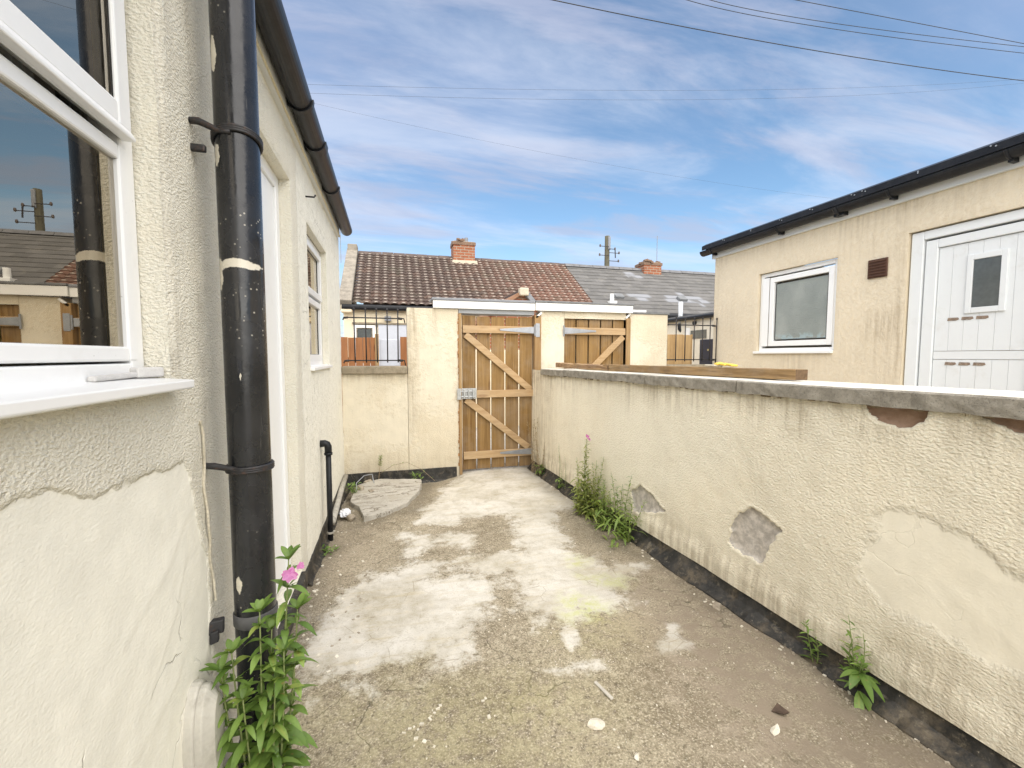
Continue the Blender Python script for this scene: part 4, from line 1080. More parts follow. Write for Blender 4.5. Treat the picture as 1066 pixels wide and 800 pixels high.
for y in (5.0, 4.55, 4.1, 3.72, 3.28, 3.18, 2.75, 2.25):
    for k in range(2):
        d = MB(); d.tube([(XB - .171, y + .03 * k * (y % .3 > .1), 2.995 + .012 * k), (XB - .1755, y + .03 * k * (y % .3 > .1), 2.995 + .012 * k)], .006, 8)
        d.build('rivet', M['galv_bright'], gx_)
d = MB(); d.tube([(XB - .031, 5.02, 2.925), (XB - .034, 5.02, 2.925)], .014, 10); d.build('screw_hole', M['rubber'], ext)

# =================================================================== OPPOSITE TERRACE
YE, YR, ZE, ZR = 10.0, 12.3, 2.55, 4.14
def terrace_roof(x0, x1, gauge, lift, roll, name, mat, parent, dx, seed, patches=()):
    """pitched roof in overlapping courses"""
    L = math.hypot(YR - YE, ZR - ZE); nc = int(L / gauge); ux = np.linspace(x0, x1, int((x1 - x0) / dx) + 1)
    dy, dz = (YR - YE) / L, (ZR - ZE) / L; ny, nz = -dz, dy
    mb = MB(); crs = []; lip = []; new = []
    rl = np.abs(np.sin((ux - x0) / roll * math.pi)) * .035 if roll else ux * 0
    for c in range(nc):
        a0 = c * L / nc; a1 = (c + 1) * L / nc
        rows = [(a0 - .01, lift - .02, .2), (a0, lift, 1.0), (a0 + (a1 - a0) * .12, lift * .95, .35), (a1 + .012, .004, 0)]
        base = len(mb.v)
        wob = np.array([math.sin(c * 12.9 + seed) * .004] * len(ux))
        jit = (vnoise(ux * (1 / .195 if roll else 1 / .3), ux * 0 + c * 7.3, seed) - .5) * .012
        for (a, h, lp) in rows:
            hh = h + rl * (1 if h > 0 else .6) + (jit if lp > .3 else 0)
            y = YE + a * dy + hh * ny; z = ZE + a * dz + hh * nz
            for i in range(len(ux)):
                mb.v.append((float(ux[i]), float(y[i]), float(z[i])))
            crs += [c] * len(ux)
            lip += (lp * (np.clip(rl / .035, 0, 1) ** 2 if roll else np.full(len(ux), .25))).tolist()
            nw = np.zeros(len(ux))
            for (px, pa, rx, ra) in patches:
                nw = np.maximum(nw, np.where(((ux - px) / rx) ** 2 + ((a0 - pa) / ra) ** 2 < 1, 1.0, 0))
            new += nw.tolist()
        m_ = len(ux)
        for r_ in range(3):
            for i in range(m_ - 1):
                mb.f.append([base + r_ * m_ + i, base + r_ * m_ + i + 1, base + (r_ + 1) * m_ + i + 1, base + (r_ + 1) * m_ + i]); mb.mi.append(0)
    return mb.build(name, mat, parent, attrs=dict(course=crs, lip=lip, newer=new))
def ridge_tiles(x0, x1, parent, mat, step=.3):
    mb = MB(); x = x0
    while x < x1 - .01:
        b = min(x1, x + step - .01); zj = random.uniform(-.006, .006)
        mb.prism([(-.13, -.07), (-.08, .0), (0, .035), (.08, .0), (.13, -.07)], lambda u, v, q: (q, YR + u, ZR + .03 + v + zj), x, b); x += step
    return mb.build('ridge', mat, parent)

ta = thing('tiled_terrace_house', 'low terrace house across the alley with a brown and red pantile roof and brick chimney', 'house', (2, YE, 0))
mb = MB(); mb.box(-.98, 5.03, YE + .12, 14.4, -.1, 2.5); mb.add([(-.95, YE + .2, 2.5), (-.95, 14.4, 2.5), (-.95, YR, 4.05)], [(0, 1, 2)]); mb.build('wall', M['render_far'], ta)
rf = terrace_roof(-.78, 5.06, .155, .035, .195, 'roof', M['tiles'], ta, .0244, 3)
mb = MB(); mb.quad((-.78, YR, ZR), (5.06, YR, ZR), (5.06, 14.6, 2.55), (-.78, 14.6, 2.55)); mb.build('rear_roof_slope', M['tiles'], ta)
ridge_tiles(-.78, 5.06, ta, simple('dark_ridge_tile', (.10, .075, .065), .85, .3, 8))
mb = MB()
dy, dz = (YR - YE), (ZR - ZE)
mb.add([(x, YE + dy * t + n_ * -.57, ZE + dz * t + n_ * .82) for n_ in (-.15, .12) for t in (-.02, 1.0) for x in (-1.06, -.79)],
       [(0, 1, 3, 2), (4, 6, 7, 5), (0, 4, 5, 1), (2, 3, 7, 6), (0, 2, 6, 4), (1, 5, 7, 3)])
mb.box(-1.04, -.80, YR - .15, YR + .2, ZR - .1, ZR + .20)
mb.build('gable_parapet', conc('weathered_gable_stone', (.19, .17, .14), (.32, .285, .235), 6, .5), ta, bevel=.02)
mb = MB(); mb.box(-1.02, -.79, YE - .05, YE + .3, 2.36, 2.60); mb.build('kneeler', M['render_far'], ta, bevel=.02)
def chimney(cx, w, z0, z1, parent, crumbly=True):
    mb = MB(); mb.box(cx - w / 2, cx + w / 2, YR - .25, YR + .25, z0, z1); ch = mb.build('chimney', M['brick'], parent, bevel=.01)
    mb = MB()
    mb.box(cx - w / 2 - .02, cx + w / 2 + .02, YR - .27, YR + .27, z1 - .10, z1 - .02)
    for i in range(34):
        mb.obox((cx + random.uniform(-.5, .5) * w, YR + random.uniform(-.28, .28), z1 + random.uniform(-.03, .05)), (1, random.uniform(-.4, .4), random.uniform(-.3, .3)), (0, 1, 0), (0, 0, 1), random.uniform(.03, .07), .04, random.uniform(.015, .035))
    mb.build('crown_course', [M['pot_dark']], ch)
    mb = MB(); mb.prism([(-w / 2 - .05, -.02), (w / 2 + .07, -.02), (w / 2 + .05, .10), (-w / 2 - .03, .09)], lambda u, v, q: (cx + u, YR - .25 - q, z0 + .12 + v - .06), .002, .05); mb.build('flashing', M['mortar'], ch)
    return ch
ch = chimney(2.00, .60, 3.9, 4.58, ta)
mb = MB(); mb.cyl((2.1, YR, 4.55), (2.1, YR, 4.74), .05); mb.build('flue_stub', M['lead'], ch)
half = lambda x0, x1, name, parent, z=2.48: MB().tube([(x0, YE - .02, z), (x1, YE - .02, z)], .062, 12).build(name, M['black_plastic'], parent)
half(-1.0, 5.05, 'gutter', ta)
mF = lambda s, z, w: (s, YE + .12 - w, z)
framed_window(ta, mF, (-.78, -.32, 1.2, 2.10), [(-.70, -.40, 1.28, 2.02, .03)], [], .06, .05, glassm=M['dark_glass'])
d = MB(); d.box(-.26, .62, YE + .07, YE + .118, 0, 2.12); dd = d.build('door', M['grey_door'], ta, bevel=.01)
d = MB(); d.box(-.80, .70, YE + .05, YE + .118, 2.122, 2.16); d.build('lintel', M['stone_dark'], ta)
d = MB(); d.box(-.12, .02, YE + .02, YE + .118, 2.20, 2.30); d.build('outside_lamp', M['lead'], ta)
mb = MB(); mb.tube([(-1.19, 12.0, 3.8), (-1.19, 12.0, 4.9)], .008, 6); tag(recenter(mb.build('aerial_mast', M['lead']), (-1.19, 12, 3.8)), 'thin aerial mast beside the stone gable at the end of the tiled roof', 'aerial')

tb = thing('slate_terrace_house', 'long terrace house across the alley with a grey slate roof and low brick chimney', 'house', (9, YE, 0))
mb = MB(); mb.box(5.06, 17.9, YE + .12, 14.4, -.1, 2.5); mb.build('wall', M['render_far'], tb)
terrace_roof(5.08, 18.0, .2, .022, 0, 'roof', M['slate'], tb, .1, 5, [(8.1, .78, .62, .3), (8.5, .55, .6, .12), (6.7, .85, .38, .22), (7.6, .55, .3, .12), (7.1, 2.2, .3, .2)])
mb = MB(); mb.quad((5.06, YR, ZR), (18, YR, ZR), (18, 14.6, 2.55), (5.06, 14.6, 2.55)); mb.build('rear_roof_slope', M['felt'], tb)
ridge_tiles(5.07, 18.0, tb, simple('grey_ridge_tile', (.15, .15, .155), .85, .25, 8), .45)
chimney(7.95, .62, 3.8, 4.36, tb)
half(5.08, 17.9, 'gutter', tb)
for x in (5.75, 7.75, 9.2):
    mb = MB(); mb.obox((x + .22, 10.62, 3.04), (1, 0, 0), (0, .8, .55), (0, -.55, .8), .13, .10, .045); mb.build('roof_vent', M['felt'], tb, bevel=.02)
mb = MB(); mb.cyl((5.62, 10.35, 2.7), (5.62, 10.35, 3.05), .055); mb.box(5.52, 5.72, 10.25, 10.45, 2.66, 2.86); mb.build('cowl', M['white_board'], tb, bevel=.006)
# white fascia glimpsed beyond the canopy
d = MB(); d.box(5.1, 6.35, YE - .12, YE - .09, 2.46, 2.60); d.build('fascia', M['white_board'], tb)
# rear extension
d = MB(); d.box(6.40, 11, 7.1, YE + .1, -.1, 2.24); ex2 = d.build('rear_extension', simple('pale_render', (.74, .69, .58), .9, .06, 2), tb)
d = MB(); d.box(6.33, 11.05, 7.02, YE + .1, 2.24, 2.32); d.build('flat_roof', M['felt'], ex2)
d = MB(); d.tube([(6.33, 7.05, 2.25), (6.33, YE, 2.25)], .045, 10); d.build('gutter', M['black_plastic'], ex2)
d = MB(); d.box(6.385, 6.398, 7.70, 8.19, 1.80, 1.98); d.build('window', M['dark_glass'], ex2)
d = MB(); d.box(6.378, 6.398, 8.22, 8.34, 1.2, 2.05); d.build('frame', M['upvc'], ex2)
d = MB(); d.box(6.365, 6.396, 7.12, 7.86, .0, 1.77); nd = d.build('navy_door', M['navy'], ex2, bevel=.006)
d = MB(); d.cyl((6.36, 7.60, 1.55), (6.364, 7.60, 1.55), .022); d.build('house_plate', simple('dull_brass', (.45, .38, .18), .4, .2), ex2)
d = MB(); d.cyl((6.34, 8.05, 2.14), (6.398, 8.05, 2.14), .04); d.build('lamp', M['rubber'], ex2)
fl = thing('flue_pipe', 'pale upright flue pipe with a black elbow standing before the grey slate roof', 'flue', (6.42, 8.6, 2.1))
d = MB(); d.cyl((6.42, 8.6, 2.10), (6.42, 8.6, 2.66), .05); d.build('pipe', M['flue'], fl, smooth=True)
d = MB(); d.tube([(6.42, 8.6, 2.16), (6.42, 8.59, 2.05), (6.45, 8.56, 1.99), (6.48, 8.54, 1.95)], .06, 12); d.build('elbow', M['black_plastic'], fl, smooth=True)
# brown yard fences and gates of the opposite yards
def board_fence(x0, x1, y, z1, mat, label, nm='yard_fence', cat='fence', grp=None, wd=.13):
    mb = MB(); x = x0
    while x < x1 - .02:
        b = min(x1, x + wd); mb.box(x + .003, b - .003, y, y + .02, 0, z1 + random.uniform(-.006, .006)); x += wd
    mb.box(x0 + .004, x1 - .004, y + .021, y + .06, .4, .5); mb.box(x0 + .004, x1 - .004, y + .021, y + .06, 1.3, 1.4)
    o = mb.build(nm, mat, bevel=.004); recenter(o, ((x0 + x1) / 2, y, 0)); tag(o, label, cat, grp)
    return o
board_fence(-1.15, -.28, 8.5, 1.765, M['fence_brown'], 'brown stained board fence behind the railing, the wider piece beside the house', grp='brown board fences')
board_fence(.17, 1.3, 8.5, 1.79, M['fence_brown'], 'brown stained board fence mostly hidden by the cream pier', grp='brown board fences')
mb = MB(); mb.tube([(-.25, 8.48, 0), (-.25, 8.48, 1.83)], .035, 8); tag(recenter(mb.build('fence_post', M['post_wood']), (-.25, 8.48, 0)), 'slim timber post at the open end of the brown fence', 'post')
d = MB(); d.box(-.20, .165, 8.52, 8.56, 0, 1.74); tag(recenter(d.build('metal_gate', M['grey_door'], bevel=.01), (0, 8.5, 0)), 'pale grey flat gate between the two brown fences', 'gate')
mb = MB(); mb.box(1.3, 5.3, 8.45, 8.65, -.1, 1.55); tag(recenter(mb.build('alley_wall', M['render_far'], bevel=.01), (3, 8.5, 0)), 'low cream wall on the far side of the alley behind the gates', 'wall')
board_fence(5.35, 5.98, 7.6, 1.86, M['fence_tan'], 'tan timber yard gate seen through the railing by the extension', 'yard_gate', 'gate', None, .2)
# small gabled outhouse
oh = thing('brick_outhouse', 'small gabled outhouse with tiled slope rising just above the gate canopy', 'outhouse', (2.6, 8.7, 0))
mb = MB(); mb.box(1.7, 3.05, 8.66, 9.9, -.1, 2.1); mb.prism([(1.7, 2.1), (2.66, 2.72), (3.05, 2.3), (3.05, 2.1)], lambda u, v, q: (u, q, v), 8.70, 9.9); mb.build('wall', M['brick'], oh)
mb = MB(); mb.prism([(1.55, 2.06), (2.60, 2.755), (2.66, 2.72), (1.62, 2.03)], lambda u, v, q: (u, q, v), 8.6, 9.9); mb.build('roof', simple('brown_tile_slope', (.27, .15, .09), .9, .2, 12), oh)
mb = MB(); mb.prism([(2.58, 2.79), (2.72, 2.78), (3.12, 2.33), (3.06, 2.28)], lambda u, v, q: (u, q, v), 8.58, 9.9); mb.build('lead_slope', M['lead'], oh)
mb = MB(); mb.box(2.56, 2.75, 8.54, 8.7, 2.66, 2.82); mb.build('ridge_stone', M['mortar'], oh, bevel=.02)

# =================================================================== POLE AND WIRES
po = thing('utility_pole', 'weathered wooden utility pole with insulator arms rising behind the grey slate roof', 'utility pole', (7.91, 15, 0))
mb = MB(); mb.tube([(7.91, 15, -.2), (7.91, 15, 5.92)], [.12, .088], 14); mb.build('pole', M['pole'], po, smooth=True)
mb = MB(); mb.box(7.90, 7.99, 14.88, 14.91, 5.4, 5.88); mb.build('cover_plate', M['lead'], po)
for (z, a, b) in ((5.50, -.36, .0), (5.17, -.38, .02), (5.28, .0, .42), (4.98, .0, .40), (5.42, 0, .25)):
    mb = MB(); mb.box(7.91 + min(a, b), 7.91 + max(a, b), 14.84, 14.87, z - .009, z + .009)
    arm = mb.build('crossarm', M['black_iron'], po)
    xe = 7.91 + (a if abs(a) > abs(b) else b)
    mb = MB(); mb.tube([(xe, 14.855, z - .03), (xe, 14.855, z + .01), (xe, 14.855, z + .05), (xe, 14.855, z + .07)], [.025, .035, .03, .012], 8); mb.build('insulator', M['ceramic'], arm)
mb = MB(); mb.tube([(8.16, 14.85, 5.45), (8.18, 14.85, 5.1)], .02, 6); mb.build('drop_rod', M['black_iron'], po)
def wire(pts, r, label, group=None):
    P = np.array(pts, float); t = np.linspace(0, 1, len(P))
    deg = min(2, len(P) - 1)
    c = [np.polyfit(t, P[:, i], deg) for i in range(3)]
    tt = np.linspace(-.45, 1.45, 40)
    mb = MB(); mb.tube([tuple(float(np.polyval(c[i], q)) for i in range(3)) for q in tt], r, 6)
    o = mb.build('overhead_wire', M['wire'], smooth=True); recenter(o, mb.v[0]); tag(o, label, 'wire', group); return o
wire([(2.68, 6.72, 7.0), (7.62, 6.44, 6.965), (12.48, 6.02, 7.0)], .0075, 'thickest dark wire slanting across the upper sky above the extension', 'overhead wires')
wire([(6.86, 6.31, 7.6), (12.19, 5.92, 7.6)], .006, 'thin wire cutting the top right sky, the uppermost one', 'overhead wires')
wire([(5.39, 7.26, 8.0), (8.34, 7.06, 7.96), (13.38, 6.49, 8.0)], .006, 'one of a close pair of thin wires above the thick wire', 'overhead wires')
wire([(5.64, 7.18, 8.04), (8.28, 7.01, 8.02), (13.23, 6.42, 8.06)], .006, 'one of a close pair of thin wires above the thick wire', 'overhead wires')
wire([(-3.25, 22, 13.61), (15.53, 22, 16.38), (26.23, 22, 18.19), (44.1, 22, 21.59)], .0045, 'higher of two faint far wires crossing the middle of the sky', 'overhead wires')
wire([(-3.26, 22, 13.23), (15.55, 22, 15.86), (26.25, 22, 17.73), (44.13, 22, 21.26)], .0045, 'lower of two faint far wires crossing the middle of the sky', 'overhead wires')
wire([(-2.76, 20, 11.81), (3.52, 20, 11.3), (17.86, 20, 10.57), (24.7, 20, 10.72)], .0028, 'faint far wire sloping down from the gutter end towards the extension', 'overhead wires')
mb = MB(); mb.tube([(8.25, YR, 4.3), (8.25, YR, 5.25)], .010, 6); tag(recenter(mb.build('aerial_mast', M['lead']), (8.25, YR, 4.3)), 'thin aerial mast standing by the low brick chimney', 'aerial')

# =================================================================== RUBBLE
sl = MB()
SLAB = [(-0.25, 3.9), (-0.32, 4.19), (-0.40, 4.35), (-0.38, 4.88), (-0.15, 5.05), (0.31, 4.9), (0.26, 4.5), (0.12, 4.16), (-0.08, 3.96)]
sub = []
for i in range(len(SLAB)):
    a, b = SLAB[i], SLAB[(i + 1) % len(SLAB)]; nseg = max(2, int(math.dist(a, b) / .05))
    for k in range(nseg):
        t = k / nseg; sub.append((a[0] + (b[0] - a[0]) * t + random.uniform(-.008, .008), a[1] + (b[1] - a[1]) * t + random.uniform(-.008, .008)))
tilt = lambda u, v, w_: (u, v, w_ - .012 + .01 * (u + .1) + .008 * (v - 4.4))
sl.prism(sub, tilt, -.05, .040)
o = sl.build('concrete_slab', M['slab'], bevel=.006); recenter(o, (-.05, 4.5, 0)); tag(o, 'broken pale concrete slab lying on the ground in the back corner', 'slab')
def rock(name, c, s, mat, label, group=None, cat='stone', sq=.7, seed=0, n=3):
    import bmesh
    rr = random.Random(seed); bm = bmesh.new(); bmesh.ops.create_icosphere(bm, subdivisions=n, radius=1)
    pl = [(Vector((rr.uniform(-1, 1), rr.uniform(-1, 1), rr.uniform(-1, 1))).normalized(), rr.uniform(.45, .85)) for _ in range(11)]
    for v in bm.verts:
        for nrm, d_ in pl:
            e = v.co.dot(nrm)
            if e > d_: v.co -= nrm * (e - d_)
        v.co *= 1 + rr.uniform(-.03, .03)
        v.co.x *= s[0]; v.co.y *= s[1]; v.co.z *= s[2]
    me = bpy.data.meshes.new(name); bm.to_mesh(me); bm.free(); me.materials.append(mat)
    o = bpy.data.objects.new(name, me); COL.objects.link(o); o.location = c; o.rotation_euler = (rr.uniform(-.2, .2), rr.uniform(-.2, .2), rr.uniform(0, 6))
    return tag(o, label, cat, group)
gz_ = lambda x, y: float(yard_z(np.array([x]), np.array([y]))[0])
rock('plaster_chunk', (.74, 1.45, gz_(.74, 1.45) + .006), (.042, .038, .014), M['whitestone'], 'flat cream plaster chunk lying alone on the open yard floor', None, 'plaster chunk', seed=4)
rock('stone', (-.37, 4.0, .0), (.06, .05, .035), M['rubble'], 'brown stone beside the corner of the broken slab', None, seed=5)
rock('stone', (-.35, 4.72, .03), (.075, .06, .05), M['rubble'], 'brown stone lying on the back edge of the broken slab', None, seed=6)
rock('stone', (-.22, 4.62, .03), (.08, .04, .014), M['rubble'], 'flat brown stone lying on the middle of the broken slab', None, seed=7)
rock('stone', (-.27, 5.0, .02), (.06, .05, .035), M['rubble'], 'brown stone against the plinth behind the broken slab', None, seed=8)
rock('plaster_chunk', (1.39, 1.235, gz_(1.39, 1.235) + .006), (.016, .03, .008), M['whitestone'], 'narrow white plaster flake near the dead leaf', None, 'plaster chunk', seed=9)
rock('plaster_chunk', (.82, 1.28, gz_(.82, 1.28) + .003), (.018, .014, .008), M['whitestone'], 'small pale plaster crumb nearest the camera on the yard floor', None, 'plaster chunk', seed=10)
rock('stone', (1.77, 1.98, gz_(1.77, 1.98)), (.05, .04, .02), M['rubble'], 'dark flat stone at the foot of the long yard wall', None, seed=11)
mb = MB(); gz0 = gz_(.85, 1.59); mb.obox((.85, 1.59, gz0 + .005), (-.25, 1, 0), (1, .25, 0), (0, 0, 1), .055, .008, .004)
tag(recenter(mb.build('stick', M['stick'], bevel=.002), (.85, 1.59, gz0)), 'short pale stick lying on the yard floor above the plaster chunk', 'stick')
mb = MB(); gz0 = gz_(1.48, 1.3)
mb.add([(1.45, 1.31, gz0 + .004), (1.475, 1.275, gz0 + .014), (1.515, 1.285, gz0 + .005), (1.495, 1.325, gz0 + .017), (1.478, 1.30, gz0 + .008)], [(0, 1, 4), (1, 2, 4), (2, 3, 4), (3, 0, 4)])
md = tag(recenter(mb.build('dead_leaf', M['dead_leaf']), (1.48, 1.3, gz0)), 'dark curled dead leaf lying on the yard floor', 'leaf'); s_ = md.modifiers.new('thick', 'SOLIDIFY'); s_.thickness = .002
# scrunched plastic by the pipe
mb = MB(); rr = random.Random(3)
import bmesh
bm = bmesh.new(); bmesh.ops.create_icosphere(bm, subdivisions=3, radius=1)
for v in bm.verts: v.co *= rr.uniform(.65, 1.15); v.co.x *= .05; v.co.y *= .085; v.co.z *= .03
me = bpy.data.meshes.new('plastic_wrapper'); bm.to_mesh(me); bm.free(); me.materials.append(M['paper'])
o = bpy.data.objects.new('plastic_wrapper', me); COL.objects.link(o); o.location = (-.42, 4.05, .02); tag(o, 'scrunched white plastic wrapper beside the pipe and broken slab', 'wrapper')
# loose wire loop behind the slab
mb = MB(); mb.tube([(-.36, 4.6, .05), (-.37, 4.7, .10), (-.30, 4.85, .135), (-.22, 4.9, .13), (-.21, 4.88, .07), (-.2, 4.86, .04)], .0045, 8)
tag(recenter(mb.build('wire_loop', M['galv'], smooth=True), (-.3, 4.6, .07)), 'bent pale wire loop standing up behind the broken slab', 'wire')
# grit
gr = MB(); rr = random.Random(5)
def grit(x, y, s):
    z = gz_(x, y); a = rr.uniform(0, 3.1); c, d_ = math.cos(a), math.sin(a)
    gr.obox((x, y, z + s * .25), (c, d_, rr.uniform(-.2, .2)), (-d_, c, rr.uniform(-.2, .2)), (0, 0, 1), s, s * rr.uniform(.5, .9), s * .4)
for (x, y) in [(.02, 1.60), (.045, 1.61), (.06, 1.62), (.08, 1.60), (.095, 1.63), (.12, 1.645), (.13, 1.66), (.14, 1.67), (.155, 1.69), (.165, 1.70), (.07, 1.56), (.09, 1.55), (.35, 1.68), (.36, 1.69), (.355, 1.6)]:
    gr.cur = 0; grit(x + rr.uniform(-.008, .008), y + rr.uniform(-.008, .008), rr.uniform(.004, .008))
for i in range(420):
    x = rr.uniform(-.45, 1.9); y = 1.1 + 3.0 * rr.random() ** 1.5
    gr.cur = 0 if rr.random() < .45 else 1; grit(x, y, rr.uniform(.0018, .0048))
for i in range(240):
    y = rr.uniform(.9, 4.9); gr.cur = 1 if rr.random() < .7 else 0; grit(WX(y) - rr.uniform(.07, .2) ** 1.2, y, rr.uniform(.003, .008))
for i in range(240):
    y = rr.uniform(2.0, 5.1); gr.cur = 1 if rr.random() < .7 else 0; grit(LX + .06 + rr.random() ** 2 * .35, y, rr.uniform(.003, .009))
tag(gr.build('loose_grit', [M['whitestone'], M['rubble']]), 'loose grit and paint flakes scattered over the yard floor', 'grit', None, 'stuff')

# =================================================================== PLANTS
class Plant:
    def __init__(s, seed): s.r = random.Random(seed); s.leaf = MB(); s.stem = MB(); s.fl = MB(); s.tone = []; s.ft = []
    def leafblade(s, p, d, L, W, droop=.3, up=Vector((0, 0, 1)), mb=None, tones=None, fold=.28, tone=None):
        mb = mb or s.leaf; tones = s.tone if tones is None else tones
        d = Vector(d).normalized(); sd = d.cross(up)
        if sd.length < .05: sd = d.orthogonal()
        sd.normalize(); u = sd.cross(d).normalized()
        b = len(mb.v); n = 6; tn = s.r.random() if tone is None else tone
        tw = s.r.uniform(-.35, .35)
        for i in range(n + 1):
            t = i / n; c = Vector(p) + d * (L * t) - Vector((0, 0, 1)) * (droop * L * t * t)
            w = W * (math.sin(math.pi * min(1, (t * .92 + .06))) ** .8) * .5
            s2 = (sd * math.cos(tw * t) + u * math.sin(tw * t))
            for k in (-1, 0, 1):
                q = c + s2 * (w * k) + u * (fold * w * abs(k)) ; mb.v.append(tuple(q)); tones.append(min(1, max(0, tn + (.12 if k == 0 else 0))))
        for i in range(n):
            for k in range(2): mb.f.append([b + i * 3 + k, b + (i + 1) * 3 + k, b + (i + 1) * 3 + k + 1, b + i * 3 + k + 1]); mb.mi.append(0)
    def stalk(s, pts, r0, r1): s.stem.tube(pts, [r0 + (r1 - r0) * i / (len(pts) - 1) for i in range(len(pts))], 6)
    def flower(s, p, rad):
        for k in range(9):
            a = 2 * math.pi * k / 9 + s.r.random(); e = s.r.uniform(-.1, .6)
            n_ = Vector((.25, -.8, .5)).normalized(); u_ = Vector((.95, .3, 0)).normalized(); v_ = n_.cross(u_)
            s.leafblade(p, u_ * math.cos(a) + v_ * math.sin(a) + n_ * e * .6, rad * s.r.uniform(.75, 1.1), rad * .75, .05, n_, s.fl, s.ft)
    def done(s, name, label, base, leafm, stemm, cat='weed', group=None):
        t = thing(name, label, cat, base, group)
        if s.stem.v: s.stem.build('stem', stemm, t, smooth=True)
        if s.leaf.v: s.leaf.build('leaves', leafm, t, smooth=True, attrs={'tone': s.tone})
        if s.fl.v: s.fl.build('flower', M['petal'], t, smooth=True, attrs={'tone': s.ft})
        return t
def path(p, q, bend, n=14):
    p = Vector(p); q = Vector(q); m = (p + q) / 2 + Vector(bend)
    return [p * (1 - t) ** 2 + m * 2 * t * (1 - t) + q * t * t for t in [i / n for i in range(n + 1)]]
def at_path(pts, t):
    f = t * (len(pts) - 1); i = min(int(f), len(pts) - 2); return pts[i].lerp(pts[i + 1], f - i), (pts[i + 1] - pts[i]).normalized()
# the big willowherb beside the drainpipe
P = Plant(11)
stems = [((-.38, 1.39, -.03), (-.312, 1.42, .80), (.01, .0, 0)), ((-.40, 1.38, -.03), (-.385, 1.38, .67), (.01, -.02, 0)), ((-.37, 1.40, -.03), (-.292, 1.42, .64), (.02, 0, 0)),
         ((-.41, 1.37, -.03), (-.455, 1.36, .57), (-.01, 0, 0)), ((-.37, 1.37, -.03), (-.32, 1.36, .55), (.02, 0, 0)), ((-.39, 1.39, -.03), (-.36, 1.40, .60), (0, 0, 0)), ((-.37, 1.38, -.03), (-.345, 1.36, .46), (.0, -.03, 0)), ((-.40, 1.37, -.03), (-.425, 1.34, .44), (0, -.02, 0)), ((-.42, 1.38, -.03), (-.48, 1.35, .53), (-.02, 0, 0))]
for (a, b, c) in stems:
    pts = path(a, b, c); P.stalk(pts, .0048, .002); H_ = b[2] - a[2]; nn = int(H_ / .052); ph = P.r.uniform(0, 6)
    for i in range(nn):
        t = .22 + .78 * i / nn; p, d = at_path(pts, t); ph += 1.57 + P.r.uniform(-.3, .3); sz = (.112 * (1 - .38 * t)) * P.r.uniform(.72, 1.1)
        for k in range(2):
            an = ph + math.pi * k + P.r.uniform(-.3, .3)
            P.leafblade(p, (math.cos(an), math.sin(an), P.r.uniform(.1, .7)), sz, sz * P.r.uniform(.25, .33), P.r.uniform(.25, .8))
            if P.r.random() < .55:   # axillary tuft
                for m in range(3):
                    a2 = an + P.r.uniform(-.9, .9); P.leafblade(p, (math.cos(a2), math.sin(a2), P.r.uniform(.4, 1.3)), sz * .55, sz * .16, .2)
    p, d = at_path(pts, 1.0)
    for k in range(8):
        an = k * 1.05 + P.r.random(); P.leafblade(p, (math.cos(an) * .8, math.sin(an) * .8, P.r.uniform(.4, 1.2)), .06 * P.r.uniform(.7, 1.2), .019, .25)
P.flower((-.302, 1.375, .772), .023); P.flower((-.276, 1.40, .785), .013)
P.done('willowherb_plant', 'big leafy willowherb with a pink flower growing at the foot of the black drainpipe', (-.38, 1.39, 0), M['leaf'], M['stem'], 'plant', 'weeds growing in the yard')
# tall pink-tipped willowherb clump by the yard wall
P = Plant(12)
def tall(P, base, top, n, L, stemr=.003, dens=1):
    pts = path(base, top, (P.r.uniform(-.03, .03), P.r.uniform(-.03, .03), 0)); P.stalk(pts, stemr, stemr * .4); ph = P.r.uniform(0, 6)
    for i in range(n):
        t = .06 + .92 * i / n; p, d = at_path(pts, t); ph += 2.4; sz = L * (1.0 - .62 * t) * P.r.uniform(.7, 1.2)
        P.leafblade(p, (math.cos(ph), math.sin(ph), P.r.uniform(.2, .9)), sz, sz * .22, P.r.uniform(.1, .6))
        if P.r.random() < .5: P.leafblade(p, (math.cos(ph + 2), math.sin(ph + 2), P.r.uniform(.4, 1.2)), sz * .6, sz * .14, .2)
    return pts
for i in range(9):
    b = (1.62 + P.r.uniform(0, .14), 3.45 + P.r.uniform(-.2, .25), -.03)
    tall(P, b, (b[0] + P.r.uniform(-.06, .05), b[1] + P.r.uniform(-.1, .1), P.r.uniform(.28, .50)), 30, .11)
pts = tall(P, (1.66, 3.50, -.03), (1.675, 3.50, .70), 80, .11, .004); tall(P, (1.67, 3.52, -.03), (1.685, 3.52, .60), 60, .10, .003)
tall(P, (1.70, 3.42, -.03), (1.79, 3.40, .54), 44, .085); tall(P, (1.64, 3.56, -.03), (1.62, 3.6, .50), 44, .085); tall(P, (1.68, 3.40, -.03), (1.70, 3.36, .52), 44, .085)
P.flower((1.675, 3.5, .705), .022); P.flower((1.69, 3.49, .68), .015)
for i in range(110):
    p = (1.65 + P.r.uniform(-.09, .14), 3.42 + P.r.uniform(-.32, .30), P.r.uniform(-.02, .30)); a = P.r.uniform(0, 6.3)
    P.leafblade(p, (math.cos(a), math.sin(a), P.r.uniform(-.1, .9)), P.r.uniform(.05, .10), .015, .5)
P.done('willowherb_plant', 'tall feathery willowherb with a pink tip against the long yard wall', (1.66, 3.5, 0), M['leaf_pale'], M['stem'], 'plant', 'weeds growing in the yard')
